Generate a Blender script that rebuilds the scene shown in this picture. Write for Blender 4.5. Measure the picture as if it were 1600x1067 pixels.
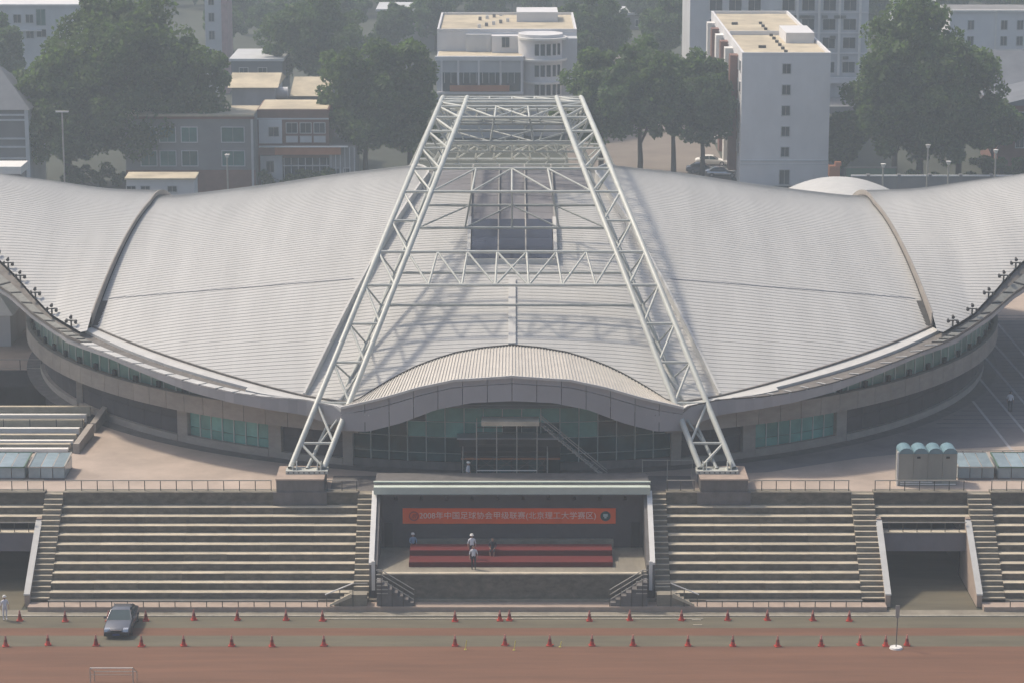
import bpy, math, random
import numpy as np
from mathutils import Vector, Matrix

# ------------------------------------------------------------ camera, world, sun, exposure
SC = bpy.context.scene
COL = SC.collection
for o in list(bpy.data.objects):
    bpy.data.objects.remove(o)
F, H, TH = 4200.0, 58.0, math.atan(933.5 / 4200.0)
cd = bpy.data.cameras.new('camera'); cam = bpy.data.objects.new('camera', cd); COL.objects.link(cam)
cam.location = (0, 0, H); cam.rotation_euler = (math.pi / 2 - TH, 0, 0)
cd.sensor_width = 36; cd.sensor_fit = 'HORIZONTAL'; cd.lens = F / 1600 * 36
cd.clip_start = 1; cd.clip_end = 6000
SC.camera = cam
SUN = Vector((-.52, .30, .80)).normalized()          # towards the sun
w = bpy.data.worlds.new('World'); SC.world = w; w.use_nodes = True
nt = w.node_tree; bg = nt.nodes['Background']; sky = nt.nodes.new('ShaderNodeTexSky')
sky.sky_type = 'NISHITA'; sky.sun_disc = False
sky.sun_elevation = math.asin(SUN.z); sky.sun_rotation = math.atan2(SUN.x, SUN.y)
sky.air_density = 1.0; sky.dust_density = 4.0; sky.ozone_density = 1.0
nt.links.new(sky.outputs[0], bg.inputs[0]); bg.inputs[1].default_value = 0.125
sd = bpy.data.lights.new('sun', 'SUN'); so = bpy.data.objects.new('sun', sd); COL.objects.link(so)
sd.energy = 2.7; sd.angle = math.radians(4.5); sd.color = (1, .89, .74)
so.rotation_euler = SUN.to_track_quat('Z', 'Y').to_euler(); so.location = (-40, 60, 120)
vs = SC.view_settings; vs.view_transform = 'Standard'; vs.look = 'None'; vs.gamma = 1
vs.exposure = 0.32; vs.use_curve_mapping = False
SC.cycles.volume_bounces = 1; SC.cycles.max_bounces = 6

RND = random.Random(11)
CY = 231.0                                             # centre of the round hall

# ------------------------------------------------------------ picture helpers (metres from rows and columns of the photo)
_c, _s = math.cos(TH), math.sin(TH)
def atZ(x, r, Z):
    a = (r - 533.5) / F; h = H - Z; Y = h * (_c - a * _s) / (_s + a * _c); d = Y * _c + h * _s
    return Vector(((x - 800) * d / F, Y, Z))
def atY(x, r, Y):
    a = (r - 533.5) / F; h = Y * (_s + a * _c) / (_c - a * _s); d = Y * _c + h * _s
    return Vector(((x - 800) * d / F, Y, H - h))
def rowof(X, Y, Z):
    d = Y * _c + (H - Z) * _s
    return 533.5 + F * ((H - Z) * _c - Y * _s) / d

# ------------------------------------------------------------ materials
MATS = {}
def mat(name, rgb, rough=.8, metal=0., var=.18, scale=(1, 1, 1), objvar=.06, bump=0., bscale=6., spec=.4, fine=.0, island=0., emit=None):
    if name in MATS: return MATS[name]
    m = bpy.data.materials.new(name); m.use_nodes = True; t = m.node_tree; N = t.nodes; L = t.links
    b = N['Principled BSDF']; b.inputs['Roughness'].default_value = rough; b.inputs['Metallic'].default_value = metal
    b.inputs['Specular IOR Level'].default_value = spec
    geo = N.new('ShaderNodeNewGeometry'); mp = N.new('ShaderNodeMapping'); mp.inputs['Scale'].default_value = scale
    L.new(geo.outputs['Position'], mp.inputs[0])
    nz = N.new('ShaderNodeTexNoise'); nz.inputs['Scale'].default_value = 1.; nz.inputs['Detail'].default_value = 6; nz.inputs['Roughness'].default_value = .65
    L.new(mp.outputs[0], nz.inputs[0])
    mr = N.new('ShaderNodeMapRange'); mr.inputs[1].default_value = .3; mr.inputs[2].default_value = .7
    mr.inputs[3].default_value = 1 - var; mr.inputs[4].default_value = 1 + var
    L.new(nz.outputs[0], mr.inputs[0])
    fac = mr.outputs[0]
    def mul(a, bsock):
        q = N.new('ShaderNodeMath'); q.operation = 'MULTIPLY'; L.new(a, q.inputs[0]); L.new(bsock, q.inputs[1]); return q.outputs[0]
    def rng(sock, v):
        q = N.new('ShaderNodeMapRange'); q.inputs[3].default_value = 1 - v; q.inputs[4].default_value = 1 + v; L.new(sock, q.inputs[0]); return q.outputs[0]
    if objvar:
        oi = N.new('ShaderNodeObjectInfo'); fac = mul(fac, rng(oi.outputs['Random'], objvar))
    if island:
        fac = mul(fac, rng(geo.outputs['Random Per Island'], island))
    if fine:
        n2 = N.new('ShaderNodeTexNoise'); n2.inputs['Scale'].default_value = 9; n2.inputs['Detail'].default_value = 4
        L.new(geo.outputs['Position'], n2.inputs[0]); fac = mul(fac, rng(n2.outputs[0], fine))
    vm = N.new('ShaderNodeVectorMath'); vm.operation = 'SCALE'; vm.inputs[0].default_value = rgb
    L.new(fac, vm.inputs['Scale']); L.new(vm.outputs[0], b.inputs['Base Color'])
    if bump:
        n3 = N.new('ShaderNodeTexNoise'); n3.inputs['Scale'].default_value = bscale; L.new(geo.outputs['Position'], n3.inputs[0])
        bp = N.new('ShaderNodeBump'); bp.inputs['Strength'].default_value = bump; bp.inputs['Distance'].default_value = .05
        L.new(n3.outputs[0], bp.inputs['Height']); L.new(bp.outputs[0], b.inputs['Normal'])
    MATS[name] = m
    return m

M_track = mat('track_red', (.158, .078, .046), .9, var=.20, scale=(.08, .9, 1), fine=.12)
M_green = mat('track_green', (.118, .104, .070), .9, var=.20, scale=(.15, .8, 1), fine=.12)
M_line = mat('painted_line', (.46, .42, .34), .8, var=.25, scale=(2, 2, 2))
M_conc = mat('concrete', (.235, .210, .165), .9, var=.26, scale=(.8, .3, 1.6), objvar=.05, fine=.1)
M_riser = mat('concrete_riser_shade', (.125, .113, .090), .9, var=.42, scale=(1.6, .3, 2.6), objvar=.22, fine=.14)  # tread concrete darkened: shade on the upright faces is put into the colour
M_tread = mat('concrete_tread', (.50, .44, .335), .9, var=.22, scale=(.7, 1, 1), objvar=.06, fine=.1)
M_tan = mat('tan_paving', (.40, .325, .270), .88, var=.20, scale=(.22, .22, 1), fine=.12)
M_tan2 = mat('pink_stone', (.37, .29, .235), .85, var=.15, scale=(1.2, 1.2, 1.2), objvar=.08)
M_granite = mat('grey_granite', (.145, .135, .130), .7, var=.22, scale=(1.5, 1.5, .6), objvar=.12, fine=.1)
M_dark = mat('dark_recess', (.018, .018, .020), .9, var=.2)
M_roof = mat('roof_sheet', (.475, .468, .445), .5, metal=.0, var=.085, scale=(.55, .06, .06), objvar=0, bump=0)
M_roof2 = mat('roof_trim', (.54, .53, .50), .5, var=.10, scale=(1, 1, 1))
M_white = mat('white_steel', (.50, .51, .465), .42, var=.10, scale=(1.2, 1.2, 1.2), objvar=.04)
M_brace = mat('brace_steel', (.36, .375, .35), .5, var=.12, scale=(1.2, 1.2, 1.2), objvar=.10)
M_fascia = mat('fascia_panel', (.36, .36, .37), .5, metal=.2, var=.07, scale=(.5, .5, .5), objvar=.07)
M_band = mat('balcony_band', (.32, .285, .25), .8, var=.16, scale=(.6, .6, 1.4), objvar=.06, fine=.08)
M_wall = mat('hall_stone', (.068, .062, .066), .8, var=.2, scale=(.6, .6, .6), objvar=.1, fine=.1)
M_glass = mat('dark_glass', (.016, .060, .064), .12, var=.5, scale=(.5, .5, .5), objvar=.35, spec=.6)
M_teal = mat('teal_glass', (.11, .31, .27), .3, var=.25, scale=(.6, .6, .6), objvar=.22, spec=.6)
M_teal2 = mat('ring_glass', (.11, .22, .185), .3, var=.25, scale=(.9, .9, .5), objvar=.2, spec=.6)
M_sky = mat('skylight_glass', (.030, .034, .050), .15, var=.3, scale=(.5, .5, .5), objvar=.3, spec=.5)
M_mull = mat('mullion', (.42, .47, .44), .5, var=.1)
M_gutter = mat('gutter_dark', (.05, .048, .045), .8, var=.3, scale=(2, 2, 2))
M_grate = mat('walkway_grating', (.22, .22, .20), .8, var=.2, scale=(3, 3, 3))
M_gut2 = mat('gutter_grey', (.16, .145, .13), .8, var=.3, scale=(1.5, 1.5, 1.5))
M_pale = mat('pale_green_slab', (.52, .58, .50), .7, var=.12, scale=(.5, 1, 1))
M_red = mat('red_carpet', (.11, .011, .012), .95, var=.15, scale=(.5, 1, 1))
M_ban = mat('banner_cloth', (.80, .10, .006), .8, var=.08, scale=(.8, .8, .8))
M_txt = mat('banner_text', (.85, .62, .52), .8, var=.05)
M_emb = mat('emblem_green', (.012, .060, .055), .7, var=.05)
M_black = mat('black_paint', (.012, .012, .013), .6, var=.2)
M_rail = mat('rail_metal', (.36, .34, .30), .5, var=.15)
M_raild = mat('rail_post', (.085, .080, .070), .6, var=.15)
M_cone = mat('cone_red', (.40, .035, .018), .6, var=.15, objvar=.18)
M_coned = mat('cone_dark', (.20, .018, .012), .6, var=.15, objvar=.2)
M_wht = mat('white_paint', (.72, .70, .66), .6, var=.08)
M_bark = mat('bark', (.075, .062, .048), .95, var=.3, scale=(2, 2, .6))
M_leaf = mat('leaf_green', (.082, .120, .042), .6, var=.38, scale=(.28, .28, .28), island=.28, objvar=.14, spec=.25)
M_leaf2 = mat('leaf_dark', (.066, .102, .040), .6, var=.35, scale=(.3, .3, .3), island=.28, objvar=.14, spec=.25)
for _m in (M_leaf, M_leaf2):                            # leaves let some light through
    t_ = _m.node_tree; pb = t_.nodes['Principled BSDF']; tr = t_.nodes.new('ShaderNodeBsdfTranslucent'); mx = t_.nodes.new('ShaderNodeMixShader'); mx.inputs[0].default_value = .42
    hs = t_.nodes.new('ShaderNodeVectorMath'); hs.operation = 'MULTIPLY'; hs.inputs[1].default_value = (1.5, 1.7, .9)
    t_.links.new(pb.inputs['Base Color'].links[0].from_socket, hs.inputs[0]); t_.links.new(hs.outputs[0], tr.inputs[0])
    t_.links.new(pb.outputs[0], mx.inputs[1]); t_.links.new(tr.outputs[0], mx.inputs[2]); t_.links.new(mx.outputs[0], t_.nodes['Material Output'].inputs['Surface'])
M_bwhite = mat('render_white', (.66, .65, .65), .8, var=.08, scale=(.3, .3, .15), objvar=.05)
M_bpale = mat('render_pale', (.52, .53, .54), .8, var=.12, scale=(.3, .3, .15), objvar=.05)
M_bgrey = mat('render_grey', (.22, .215, .215), .85, var=.15, scale=(.3, .3, .3), objvar=.08)
M_brick = mat('old_brick', (.20, .105, .080), .9, var=.2, scale=(.6, .6, .6), objvar=.1)
M_orange = mat('orange_panel', (.42, .17, .085), .8, var=.15, scale=(.5, .5, .5))
M_rooft = mat('flat_roof_tan', (.50, .43, .31), .9, var=.28, scale=(.25, .25, .25), fine=.12)
M_roofg = mat('roof_tile_grey', (.15, .16, .18), .85, var=.2, scale=(.3, .3, .3))
M_win = mat('window_glass', (.035, .048, .058), .2, var=.3, objvar=.4, spec=.5)
M_wing = mat('window_green', (.045, .13, .12), .3, var=.3, objvar=.3)
M_wfr = mat('window_frame', (.48, .48, .48), .6, var=.1)
M_asph = mat('asphalt', (.115, .105, .098), .95, var=.25, scale=(.12, .12, 1), fine=.12)
M_earth = mat('earth', (.050, .056, .040), .95, var=.30, scale=(.05, .05, 1), fine=.1)
M_booth = mat('booth_panel', (.30, .30, .265), .6, metal=.2, var=.12, scale=(1, 1, .4), objvar=.08)
M_vault = mat('vault_blue', (.16, .26, .30), .4, var=.12, objvar=.06)
M_hood = mat('hood_glass', (.26, .33, .36), .2, var=.2, scale=(.8, .8, .8), objvar=.15, spec=.6)
M_hoodg = mat('hood_green', (.09, .16, .11), .5, var=.15)
M_carb = mat('car_paint', (.17, .175, .195), .22, metal=.5, var=.05, spec=.6)
M_carg = mat('car_glass', (.035, .060, .065), .08, var=.1, spec=.7)
M_tyre = mat('tyre', (.015, .015, .015), .9, var=.1)
M_chrome = mat('chrome', (.55, .55, .56), .25, metal=.8, var=.05)
M_skin = mat('skin', (.36, .21, .15), .6, var=.05)
M_hair = mat('hair', (.02, .016, .014), .6, var=.1)
M_shirt = mat('shirt_white', (.66, .66, .70), .85, var=.06)
M_shirtb = mat('shirt_blue', (.22, .30, .42), .85, var=.06)
M_trous = mat('trousers_dark', (.025, .027, .040), .85, var=.06)
M_yel = mat('yellow_paint', (.55, .48, .12), .6, var=.1)
M_metal = mat('grey_metal', (.18, .18, .17), .5, metal=.4, var=.2, scale=(2, 2, 2))

# ------------------------------------------------------------ object helpers
WP = {}                                                 # object -> its place in the world
def link(o, parent=None, at=(0, 0, 0)):
    COL.objects.link(o); at = Vector(at)
    if parent is not None:
        o.parent = parent; o.location = at - WP[parent.name]
    else: o.location = at
    WP[o.name] = at
    return o
def tag(o, label=None, cat=None, group=None, kind=None):
    if label: o['label'] = label
    if cat: o['category'] = cat
    if group: o['group'] = group
    if kind: o['kind'] = kind
    return o
def thing(name, label, cat, at, group=None):
    o = bpy.data.objects.new(name, None); o.empty_display_size = .2
    link(o, None, at); return tag(o, label, cat, group)
CUBE_F = [(0, 3, 2, 1), (4, 5, 6, 7), (0, 1, 5, 4), (1, 2, 6, 5), (2, 3, 7, 6), (3, 0, 4, 7)]
class MB:
    def __init__(s): s.v = []; s.f = []; s.m = []; s.sm = []; s.slot = 0; s.smooth = False
    def add(s, vs, fs):
        n = len(s.v); s.v += [tuple(p) for p in vs]; s.f += [tuple(i + n for i in f) for f in fs]
        s.m += [s.slot] * len(fs); s.sm += [s.smooth] * len(fs)
    def box(s, x0, x1, y0, y1, z0, z1):
        s.add([(x0, y0, z0), (x1, y0, z0), (x1, y1, z0), (x0, y1, z0), (x0, y0, z1), (x1, y0, z1), (x1, y1, z1), (x0, y1, z1)], CUBE_F)
    def hexa(s, b, t): s.add(list(b) + list(t), CUBE_F)      # four lower and four upper corners
    def quad(s, *p): s.add(p, [tuple(range(len(p)))])
    def tube(s, p, q, r, n=8, r2=None, caps=True):
        p = Vector(p); q = Vector(q); d = (q - p)
        if d.length < 1e-6: return
        d.normalize(); a = d.cross(Vector((0, 0, 1)) if abs(d.z) < .95 else Vector((1, 0, 0))).normalized(); b = d.cross(a)
        r2 = r if r2 is None else r2; V = []
        for k in range(n):
            t = 2 * math.pi * k / n; u = a * math.cos(t) + b * math.sin(t); V += [p + u * r, q + u * r2]
        fs = [(2 * k, 2 * k + 1, (2 * k + 3) % (2 * n), (2 * k + 2) % (2 * n)) for k in range(n)]
        sm = s.smooth; s.smooth = True; s.add(V, fs)
        s.smooth = sm
        if caps: s.add([V[2 * k] for k in range(n)], [tuple(range(n))]); s.add([V[2 * k + 1] for k in range(n)], [tuple(range(n))[::-1]])
    def path(s, pts, r, n=8):
        for a, b in zip(pts[:-1], pts[1:]): s.tube(a, b, r, n)
    def sweep(s, pts, r, n=10):                             # one smooth continuous tube along a path
        pts = [Vector(p) for p in pts]; V = []; N = len(pts); up = None
        for i, p in enumerate(pts):
            d = (pts[min(i + 1, N - 1)] - pts[max(i - 1, 0)]).normalized()
            a = d.cross(Vector((1, 0, 0))).normalized(); b = d.cross(a)
            for k in range(n):
                t = 2 * math.pi * k / n; V.append(p + (a * math.cos(t) + b * math.sin(t)) * r)
        fs = [(i * n + k, i * n + (k + 1) % n, (i + 1) * n + (k + 1) % n, (i + 1) * n + k) for i in range(N - 1) for k in range(n)]
        sm = s.smooth; s.smooth = True; s.add(V, fs); s.smooth = sm
    def mesh(s, name, mats, off=(0, 0, 0)):
        me = bpy.data.meshes.new(name)
        ox, oy, oz = off
        me.from_pydata([(a - ox, b - oy, c - oz) for a, b, c in s.v], [], s.f)
        if not isinstance(mats, (list, tuple)): mats = [mats]
        for q in mats: me.materials.append(q)
        me.polygons.foreach_set('material_index', s.m); me.polygons.foreach_set('use_smooth', s.sm); me.update()
        return me
    def build(s, name, mats, parent=None, at=None):
        if at is None: at = WP[parent.name] if parent is not None else (0, 0, 0)
        o = bpy.data.objects.new(name, s.mesh(name, mats, at))
        return link(o, parent, at)
_bc = {}
def pbox(name, m, parent, x0, x1, y0, y1, z0, z1):
    "one box part; boxes of equal size share their mesh"
    dx, dy, dz = (round(abs(a), 3) for a in (x1 - x0, y1 - y0, z1 - z0)); k = (dx, dy, dz, m.name)
    if k not in _bc:
        b = MB(); b.box(-dx / 2, dx / 2, -dy / 2, dy / 2, 0, dz); _bc[k] = b.mesh(name, m)
    return link(bpy.data.objects.new(name, _bc[k]), parent, ((x0 + x1) / 2, (y0 + y1) / 2, min(z0, z1)))
_tc = {}
def ptube(name, m, parent, p, q, r, n=8):
    "one straight tube part; tubes of equal radius share a unit-length mesh"
    p = Vector(p); q = Vector(q); k = (round(r, 3), m.name, n)
    if k not in _tc:
        b = MB(); b.tube((0, 0, 0), (0, 0, 1), r, n); _tc[k] = b.mesh(name, m)
    o = link(bpy.data.objects.new(name, _tc[k]), parent, p)
    o.rotation_mode = 'QUATERNION'; o.rotation_quaternion = (q - p).to_track_quat('Z', 'Y'); o.scale = (1, 1, (q - p).length)
    return o
def copy_tree(root, at, label, rot=None, scale=None, group=None):
    r = root.copy(); COL.objects.link(r); r.location = at; WP[r.name] = Vector(at); r['label'] = label
    if group: r['group'] = group
    if rot is not None: r.rotation_euler = (0, 0, rot)
    if scale is not None: r.scale = scale
    for ch in list(root.children):
        c = ch.copy(); COL.objects.link(c); c.parent = r
        for g in list(ch.children):
            d = g.copy(); COL.objects.link(d); d.parent = c
    return r
def lerp(tab, x):
    if x <= tab[0][0]: return tab[0][1]
    for (a, u), (b, v) in zip(tab[:-1], tab[1:]):
        if x <= b: return u + (v - u) * (x - a) / (b - a)
    return tab[-1][1]
def smooth_tab(tab, n=400, k=9):
    xs = np.linspace(tab[0][0], tab[-1][0], n); ys = np.interp(xs, [a for a, _ in tab], [b for _, b in tab])
    p = np.pad(ys, k, mode='reflect', reflect_type='odd'); ys = np.convolve(p, np.ones(2 * k + 1) / (2 * k + 1), 'same')[k:-k]
    return xs, ys
def fn(tab, k=9):
    xs, ys = smooth_tab(tab, k=k); return lambda x: float(np.interp(x, xs, ys))

# ============================================================ GROUND
g = MB(); g.quad((-900, -60, -.05), (900, -60, -.05), (900, 1500, -.05), (-900, 1500, -.05)); tag(g.build('ground', M_earth), kind='structure')
g = MB(); g.quad((-120, 60, -.02), (120, 60, -.02), (120, 176.2, -.02), (-120, 176.2, -.02)); tag(g.build('running_track', M_track), kind='structure')
g = MB()
for y0, y1 in ((172.35, 174.78), (168.55, 170.75)):
    g.quad((-120, y0, -.016), (120, y0, -.016), (120, y1, -.016), (-120, y1, -.016))
tag(g.build('track_green_bands', M_green), kind='structure')
g = MB(); g.box(-120, 120, 174.78, 174.92, -.02, .05); g.box(-13, 13, 174.2, 174.3, -.02, .03)
tag(g.build('track_kerb', M_line), kind='structure')
g = MB(); g.quad((-120, 174.92, -.012), (120, 174.92, -.012), (120, 176.2, -.012), (-120, 176.2, -.012)); tag(g.build('drain_strip', M_conc), kind='structure')
g = MB()
for (a, b) in ((-39.4, -33.7), (26.05, 31.95)): g.quad((a, 176.2, -.008), (b, 176.2, -.008), (b, 200, -.008), (a, 200, -.008))
tag(g.build('tunnel_floor', M_green), kind='structure')

# plaza deck: a slab with the sunken court left open
PIT = (-80., -33.6, 207.9, 222.8)
g = MB()
def deck(x0, x1, y0, y1): g.quad((x0, y0, 6), (x1, y0, 6), (x1, y1, 6), (x0, y1, 6))
deck(-110, 110, 184.9, PIT[2]); deck(-110, PIT[0], PIT[2], PIT[3]); deck(PIT[1], 110, PIT[2], PIT[3]); deck(-110, 110, PIT[3], 285)
for x0, x1, y0, y1, in ((PIT[0], PIT[1], PIT[2], PIT[2]),): g.quad((x0, y0, 0.02), (x0, y0, 6), (x1, y0, 6), (x1, y0, 0.02))
g.quad((-110, 285, 0), (110, 285, 0), (110, 285, 6), (-110, 285, 6)); g.quad((-110, 184.9, 0), (-110, 285, 0), (-110, 285, 6), (-110, 184.9, 6)); g.quad((110, 184.9, 0), (110, 285, 0), (110, 285, 6), (110, 184.9, 6))
tag(g.build('plaza', M_tan), kind='structure')
g = MB()
y = PIT[3]; g.box(PIT[0], PIT[1], y - .25, y - .001, 4.6, 5.98)
g.box(PIT[0], PIT[1], y + 7, y + 7.2, 0, 4.6); g.box(PIT[0], PIT[1], y - .2, y + 7, 4.55, 4.59)
tag(g.build('court_wall', M_wall), kind='structure')
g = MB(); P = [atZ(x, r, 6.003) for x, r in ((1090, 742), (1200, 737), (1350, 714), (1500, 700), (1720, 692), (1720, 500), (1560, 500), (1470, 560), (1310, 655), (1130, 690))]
g.quad(*P); tag(g.build('grey_shaded_paving', mat('grey_shaded_paving', (.215, .195, .19), .9, var=.2, scale=(.3, .3, 1), fine=.12)), kind='structure')  # grey paving; its left end also paints the hall's shadow on the plaza
# right hand paving: dark bands and pale diagonal strips
g = MB()
y = 203.0
while y < 246:
    x0 = math.sqrt(max(0, 42.2 ** 2 - (y - CY) ** 2)) if y < CY else 42.2
    g.box(max(x0, 33) + .3, 70, y, y + .16, 6.0, 6.004); y += 1.35
tag(g.build('paving_bands', mat('paving_line', (.10, .095, .10), .9, var=.2)), kind='structure')
g = MB()
for (a, b), (c, d) in (((1559, 506), (1640, 600)), ((1551, 535), (1650, 645)), ((1540, 559), (1640, 675)), ((1518, 576), (1640, 720)), ((1520, 626), (1585, 708))):
    p = atZ(a, b, 6.008); q = atZ(c, d, 6.008); g.quad((p.x - .11, p.y, 6.008), (q.x - .11, q.y, 6.008), (q.x + .11, q.y, 6.008), (p.x + .11, p.y, 6.008))
tag(g.build('paving_strips', mat('paving_pale', (.42, .40, .40), .9, var=.15)), kind='structure')
# dark granite apron round the front of the hall
g = MB(); n = 60
for i in range(n):
    a0, a1 = (math.radians(-100 + 200 * k / n) for k in (i, i + 1))
    g.quad(*[(R * math.sin(a), CY - R * math.cos(a), 6.004) for R, a in ((40.6, a0), (42.1, a0), (42.1, a1), (40.6, a1))])
tag(g.build('hall_apron', M_granite), kind='structure')
g = MB(); g.quad((-13, 184.95, 6.003), (13, 184.95, 6.003), (13, 189.0, 6.003), (-13, 189.0, 6.003)); tag(g.build('entrance_shade_strip', M_granite), kind='structure')  # dark strip paints the shade lying on the plaza before the entrance

# back ground: road, yard, lane
g = MB(); g.quad((-900, 296, -.045), (900, 296, -.045), (900, 312, -.045), (-900, 312, -.045)); tag(g.build('road', M_asph), kind='structure')
g = MB(); g.quad((8, 330, -.044), (30, 330, -.044), (30, 520, -.044), (8, 520, -.044)); tag(g.build('lane', mat('lane_pale', (.20, .17, .145), .95, var=.2, scale=(.1, .1, 1))), kind='structure')

# ============================================================ GRANDSTAND
ZK = [.9 + .48 * k for k in range(10)]; YK = [177.2 + .69 * k for k in range(10)]; YT = 184.1
def block(x0, x1, label, k0=0, topz=6.1):
    t = thing('grandstand_block', label, 'grandstand', ((x0 + x1) / 2, 177.2, 0), 'concrete seating blocks of the grandstand')
    zb = .3 if k0 == 0 else ZK[k0 - 1]
    for k in range(k0, 10):
        z0 = zb if k == k0 else ZK[k - 1]
        n = max(1, round((x1 - x0) / 3.0)); dx = (x1 - x0) / n
        for i in range(n):
            xa, xb = x0 + dx * i + .006, x0 + dx * (i + 1) - .006
            jy = RND.uniform(-.008, .008); jz = RND.uniform(-.006, .006)
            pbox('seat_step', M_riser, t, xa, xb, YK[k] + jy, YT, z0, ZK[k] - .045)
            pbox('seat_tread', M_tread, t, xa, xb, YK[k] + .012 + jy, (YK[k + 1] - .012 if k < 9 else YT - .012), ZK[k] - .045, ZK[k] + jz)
    pbox('parapet_wall', M_riser, t, x0, x1, YT, 184.9, 0 if k0 == 0 else 3.0, topz)
    pbox('parapet_coping', M_conc, t, x0, x1, YT - .03, 184.93, topz, topz + .05)
    return t
def aisle(x0, x1, label, n=20, z_end=None):
    t = thing('stair_flight', label, 'stairs', ((x0 + x1) / 2, 177.2, 0), 'stair aisles between the seating blocks')
    x0 += .004; x1 -= .004
    for i in range(n):
        z0 = .3 + .285 * i; y0 = 177.0 + .375 * i
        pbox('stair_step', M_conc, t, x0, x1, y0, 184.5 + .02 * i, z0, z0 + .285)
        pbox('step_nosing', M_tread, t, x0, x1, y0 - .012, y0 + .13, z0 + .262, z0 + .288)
    return t
def walk(x0, x1):
    g = MB(); g.box(x0, x1, 175.85, 184.5, -.05, .3); tag(g.build('walkway', M_tan2), kind='structure')
    g = MB(); g.box(x0, x1, 177.0, 177.19, .3, .48); tag(g.build('walkway_step', M_conc), kind='structure')
for a, b in ((-31.9, 24.1), (34.0, 60)): walk(a, b)
walk(24.1, 25.7); walk(32.35, 34.0); walk(-33.2, -31.9); walk(-60, -39.9)
block(-31.9, -10.95, 'wide concrete seating block left of the stage, behind the parked car')
block(10.95, 24.1, 'concrete seating block between the stage and the right tunnel stairs')
block(34.0, 60, 'concrete seating block at the right edge, beyond the right tunnel')
block(-60, -41.2, 'concrete seating block at the far left, beyond the left tunnel')
aisle(-10.95, -9.9, 'narrow stair aisle on the left side of the red banner stage')
aisle(9.9, 10.95, 'narrow stair aisle on the right side of the red banner stage')
aisle(24.1, 25.7, 'stair aisle on the left side of the right tunnel')
aisle(32.35, 34.0, 'stair aisle on the right side of the right tunnel')
aisle(-33.2, -31.9, 'stair aisle between the left tunnel and the wide seating block')
aisle(-41.2, -39.9, 'stair aisle on the far left side of the left tunnel')

def tunnel(x0, x1, label):
    t = thing('tunnel_portal', label, 'tunnel', ((x0 + x1) / 2, 182, 0), 'vehicle tunnels through the grandstand')
    for k in (8, 9):
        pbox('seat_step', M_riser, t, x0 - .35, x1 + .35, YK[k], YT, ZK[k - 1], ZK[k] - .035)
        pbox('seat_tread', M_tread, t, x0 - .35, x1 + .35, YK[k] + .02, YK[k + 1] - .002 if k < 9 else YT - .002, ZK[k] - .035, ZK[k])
    pbox('parapet_wall', M_riser, t, x0 - .35, x1 + .35, YT, 184.9, ZK[8], 6.1)
    pbox('parapet_coping', M_conc, t, x0 - .35, x1 + .35, YT - .03, 184.93, 6.1, 6.15)
    pbox('lintel', mat('lintel_plaster', (.175, .165, .180), .8, var=.1), t, x0, x1, 181.9, YK[8] + .4, 2.45, 3.78)
    pbox('lintel_coping', M_tread, t, x0, x1, 181.86, 182.6, 3.78, 3.84)
    for i in range(6):
        x = x0 + .5 + (x1 - x0 - 1) * i / 5; pbox('rail_post', M_raild, t, x - .025, x + .025, 181.95, 182.0, 3.84, 4.5)
    pbox('hand_rail', M_rail, t, x0, x1, 181.94, 182.01, 4.5, 4.56)
    for s, xa, xb in ((-1, x0 - .35, x0), (1, x1, x1 + .35)):
        b = MB(); yA, yB = 176.75, 182.4
        b.hexa([(xa, yA, 0), (xb, yA, 0), (xb, yB, 0), (xa, yB, 0)], [(xa, yA, .85), (xb, yA, .85), (xb, yB, 4.5), (xa, yB, 4.5)])
        b.box(xa, xb, yB, 198, 0, 4.7); b.build('wing_wall', M_tan2, t)
        b = MB(); e = .04
        b.hexa([(xa - e, yA - e, .85), (xb + e, yA - e, .85), (xb + e, yB, 4.502), (xa - e, yB, 4.502)], [(xa - e, yA - e, .95), (xb + e, yA - e, .95), (xb + e, yB, 4.6), (xa - e, yB, 4.6)])
        b.build('wall_coping', M_roof2, t)
    b = MB(); b.box(x0, x1, 183.2, 198, 2.7, 2.9); b.box(x0, x1, 197.9, 198.1, 0, 2.7); b.box(x0 + .01, x0 + .06, 184, 197.9, 0, 2.7); b.box(x1 - .06, x1 - .01, 184, 197.9, 0, 2.7); b.build('tunnel_lining', M_dark, t)  # near-black lining puts the darkness inside the tunnel into the colour
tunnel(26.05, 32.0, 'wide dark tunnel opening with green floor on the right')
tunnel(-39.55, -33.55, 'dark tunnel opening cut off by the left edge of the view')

def railing(name, x0, x1, y, z, h, label, group, step=1.1, both=True):
    t = thing(name, label, 'railing', ((x0 + x1) / 2, y, z), group); n = max(1, round((x1 - x0) / step))
    for i in range(n + 1):
        x = x0 + .04 + (x1 - x0 - .08) * i / n; pbox('rail_post', M_raild, t, x - .028, x + .028, y - .028, y + .028, z, z + h)
    pbox('top_rail', M_rail, t, x0, x1, y - .035, y + .035, z + h, z + h + .06)
    if both: pbox('lower_rail', M_rail, t, x0, x1, y - .018, y + .018, z + h * .12, z + h * .12 + .035)
    return t
GR = 'railings along the plaza edge'
railing('railing', -31.8, -17.1, 184.5, 6.15, .72, 'plaza edge railing above the wide left seating block', GR)
railing('railing', -13.2, -11.0, 184.5, 6.15, .72, 'short plaza railing between the left plinth and the stage', GR)
railing('railing', 11.0, 13.0, 184.5, 6.15, .72, 'short plaza railing between the stage and the right plinth', GR)
railing('railing', 16.7, 24.0, 184.5, 6.15, .72, 'plaza edge railing between the right plinth and the tunnel stairs', GR)
railing('railing', 25.8, 32.2, 184.5, 6.15, .72, 'plaza edge railing above the right tunnel, before the vaulted booth', GR)
railing('railing', 34.1, 48, 184.5, 6.15, .72, 'plaza edge railing at the right edge, before the glass hoods', GR)
railing('railing', -48, -33.3, 184.5, 6.15, .72, 'plaza edge railing at the left edge above the left tunnel', GR)
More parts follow.
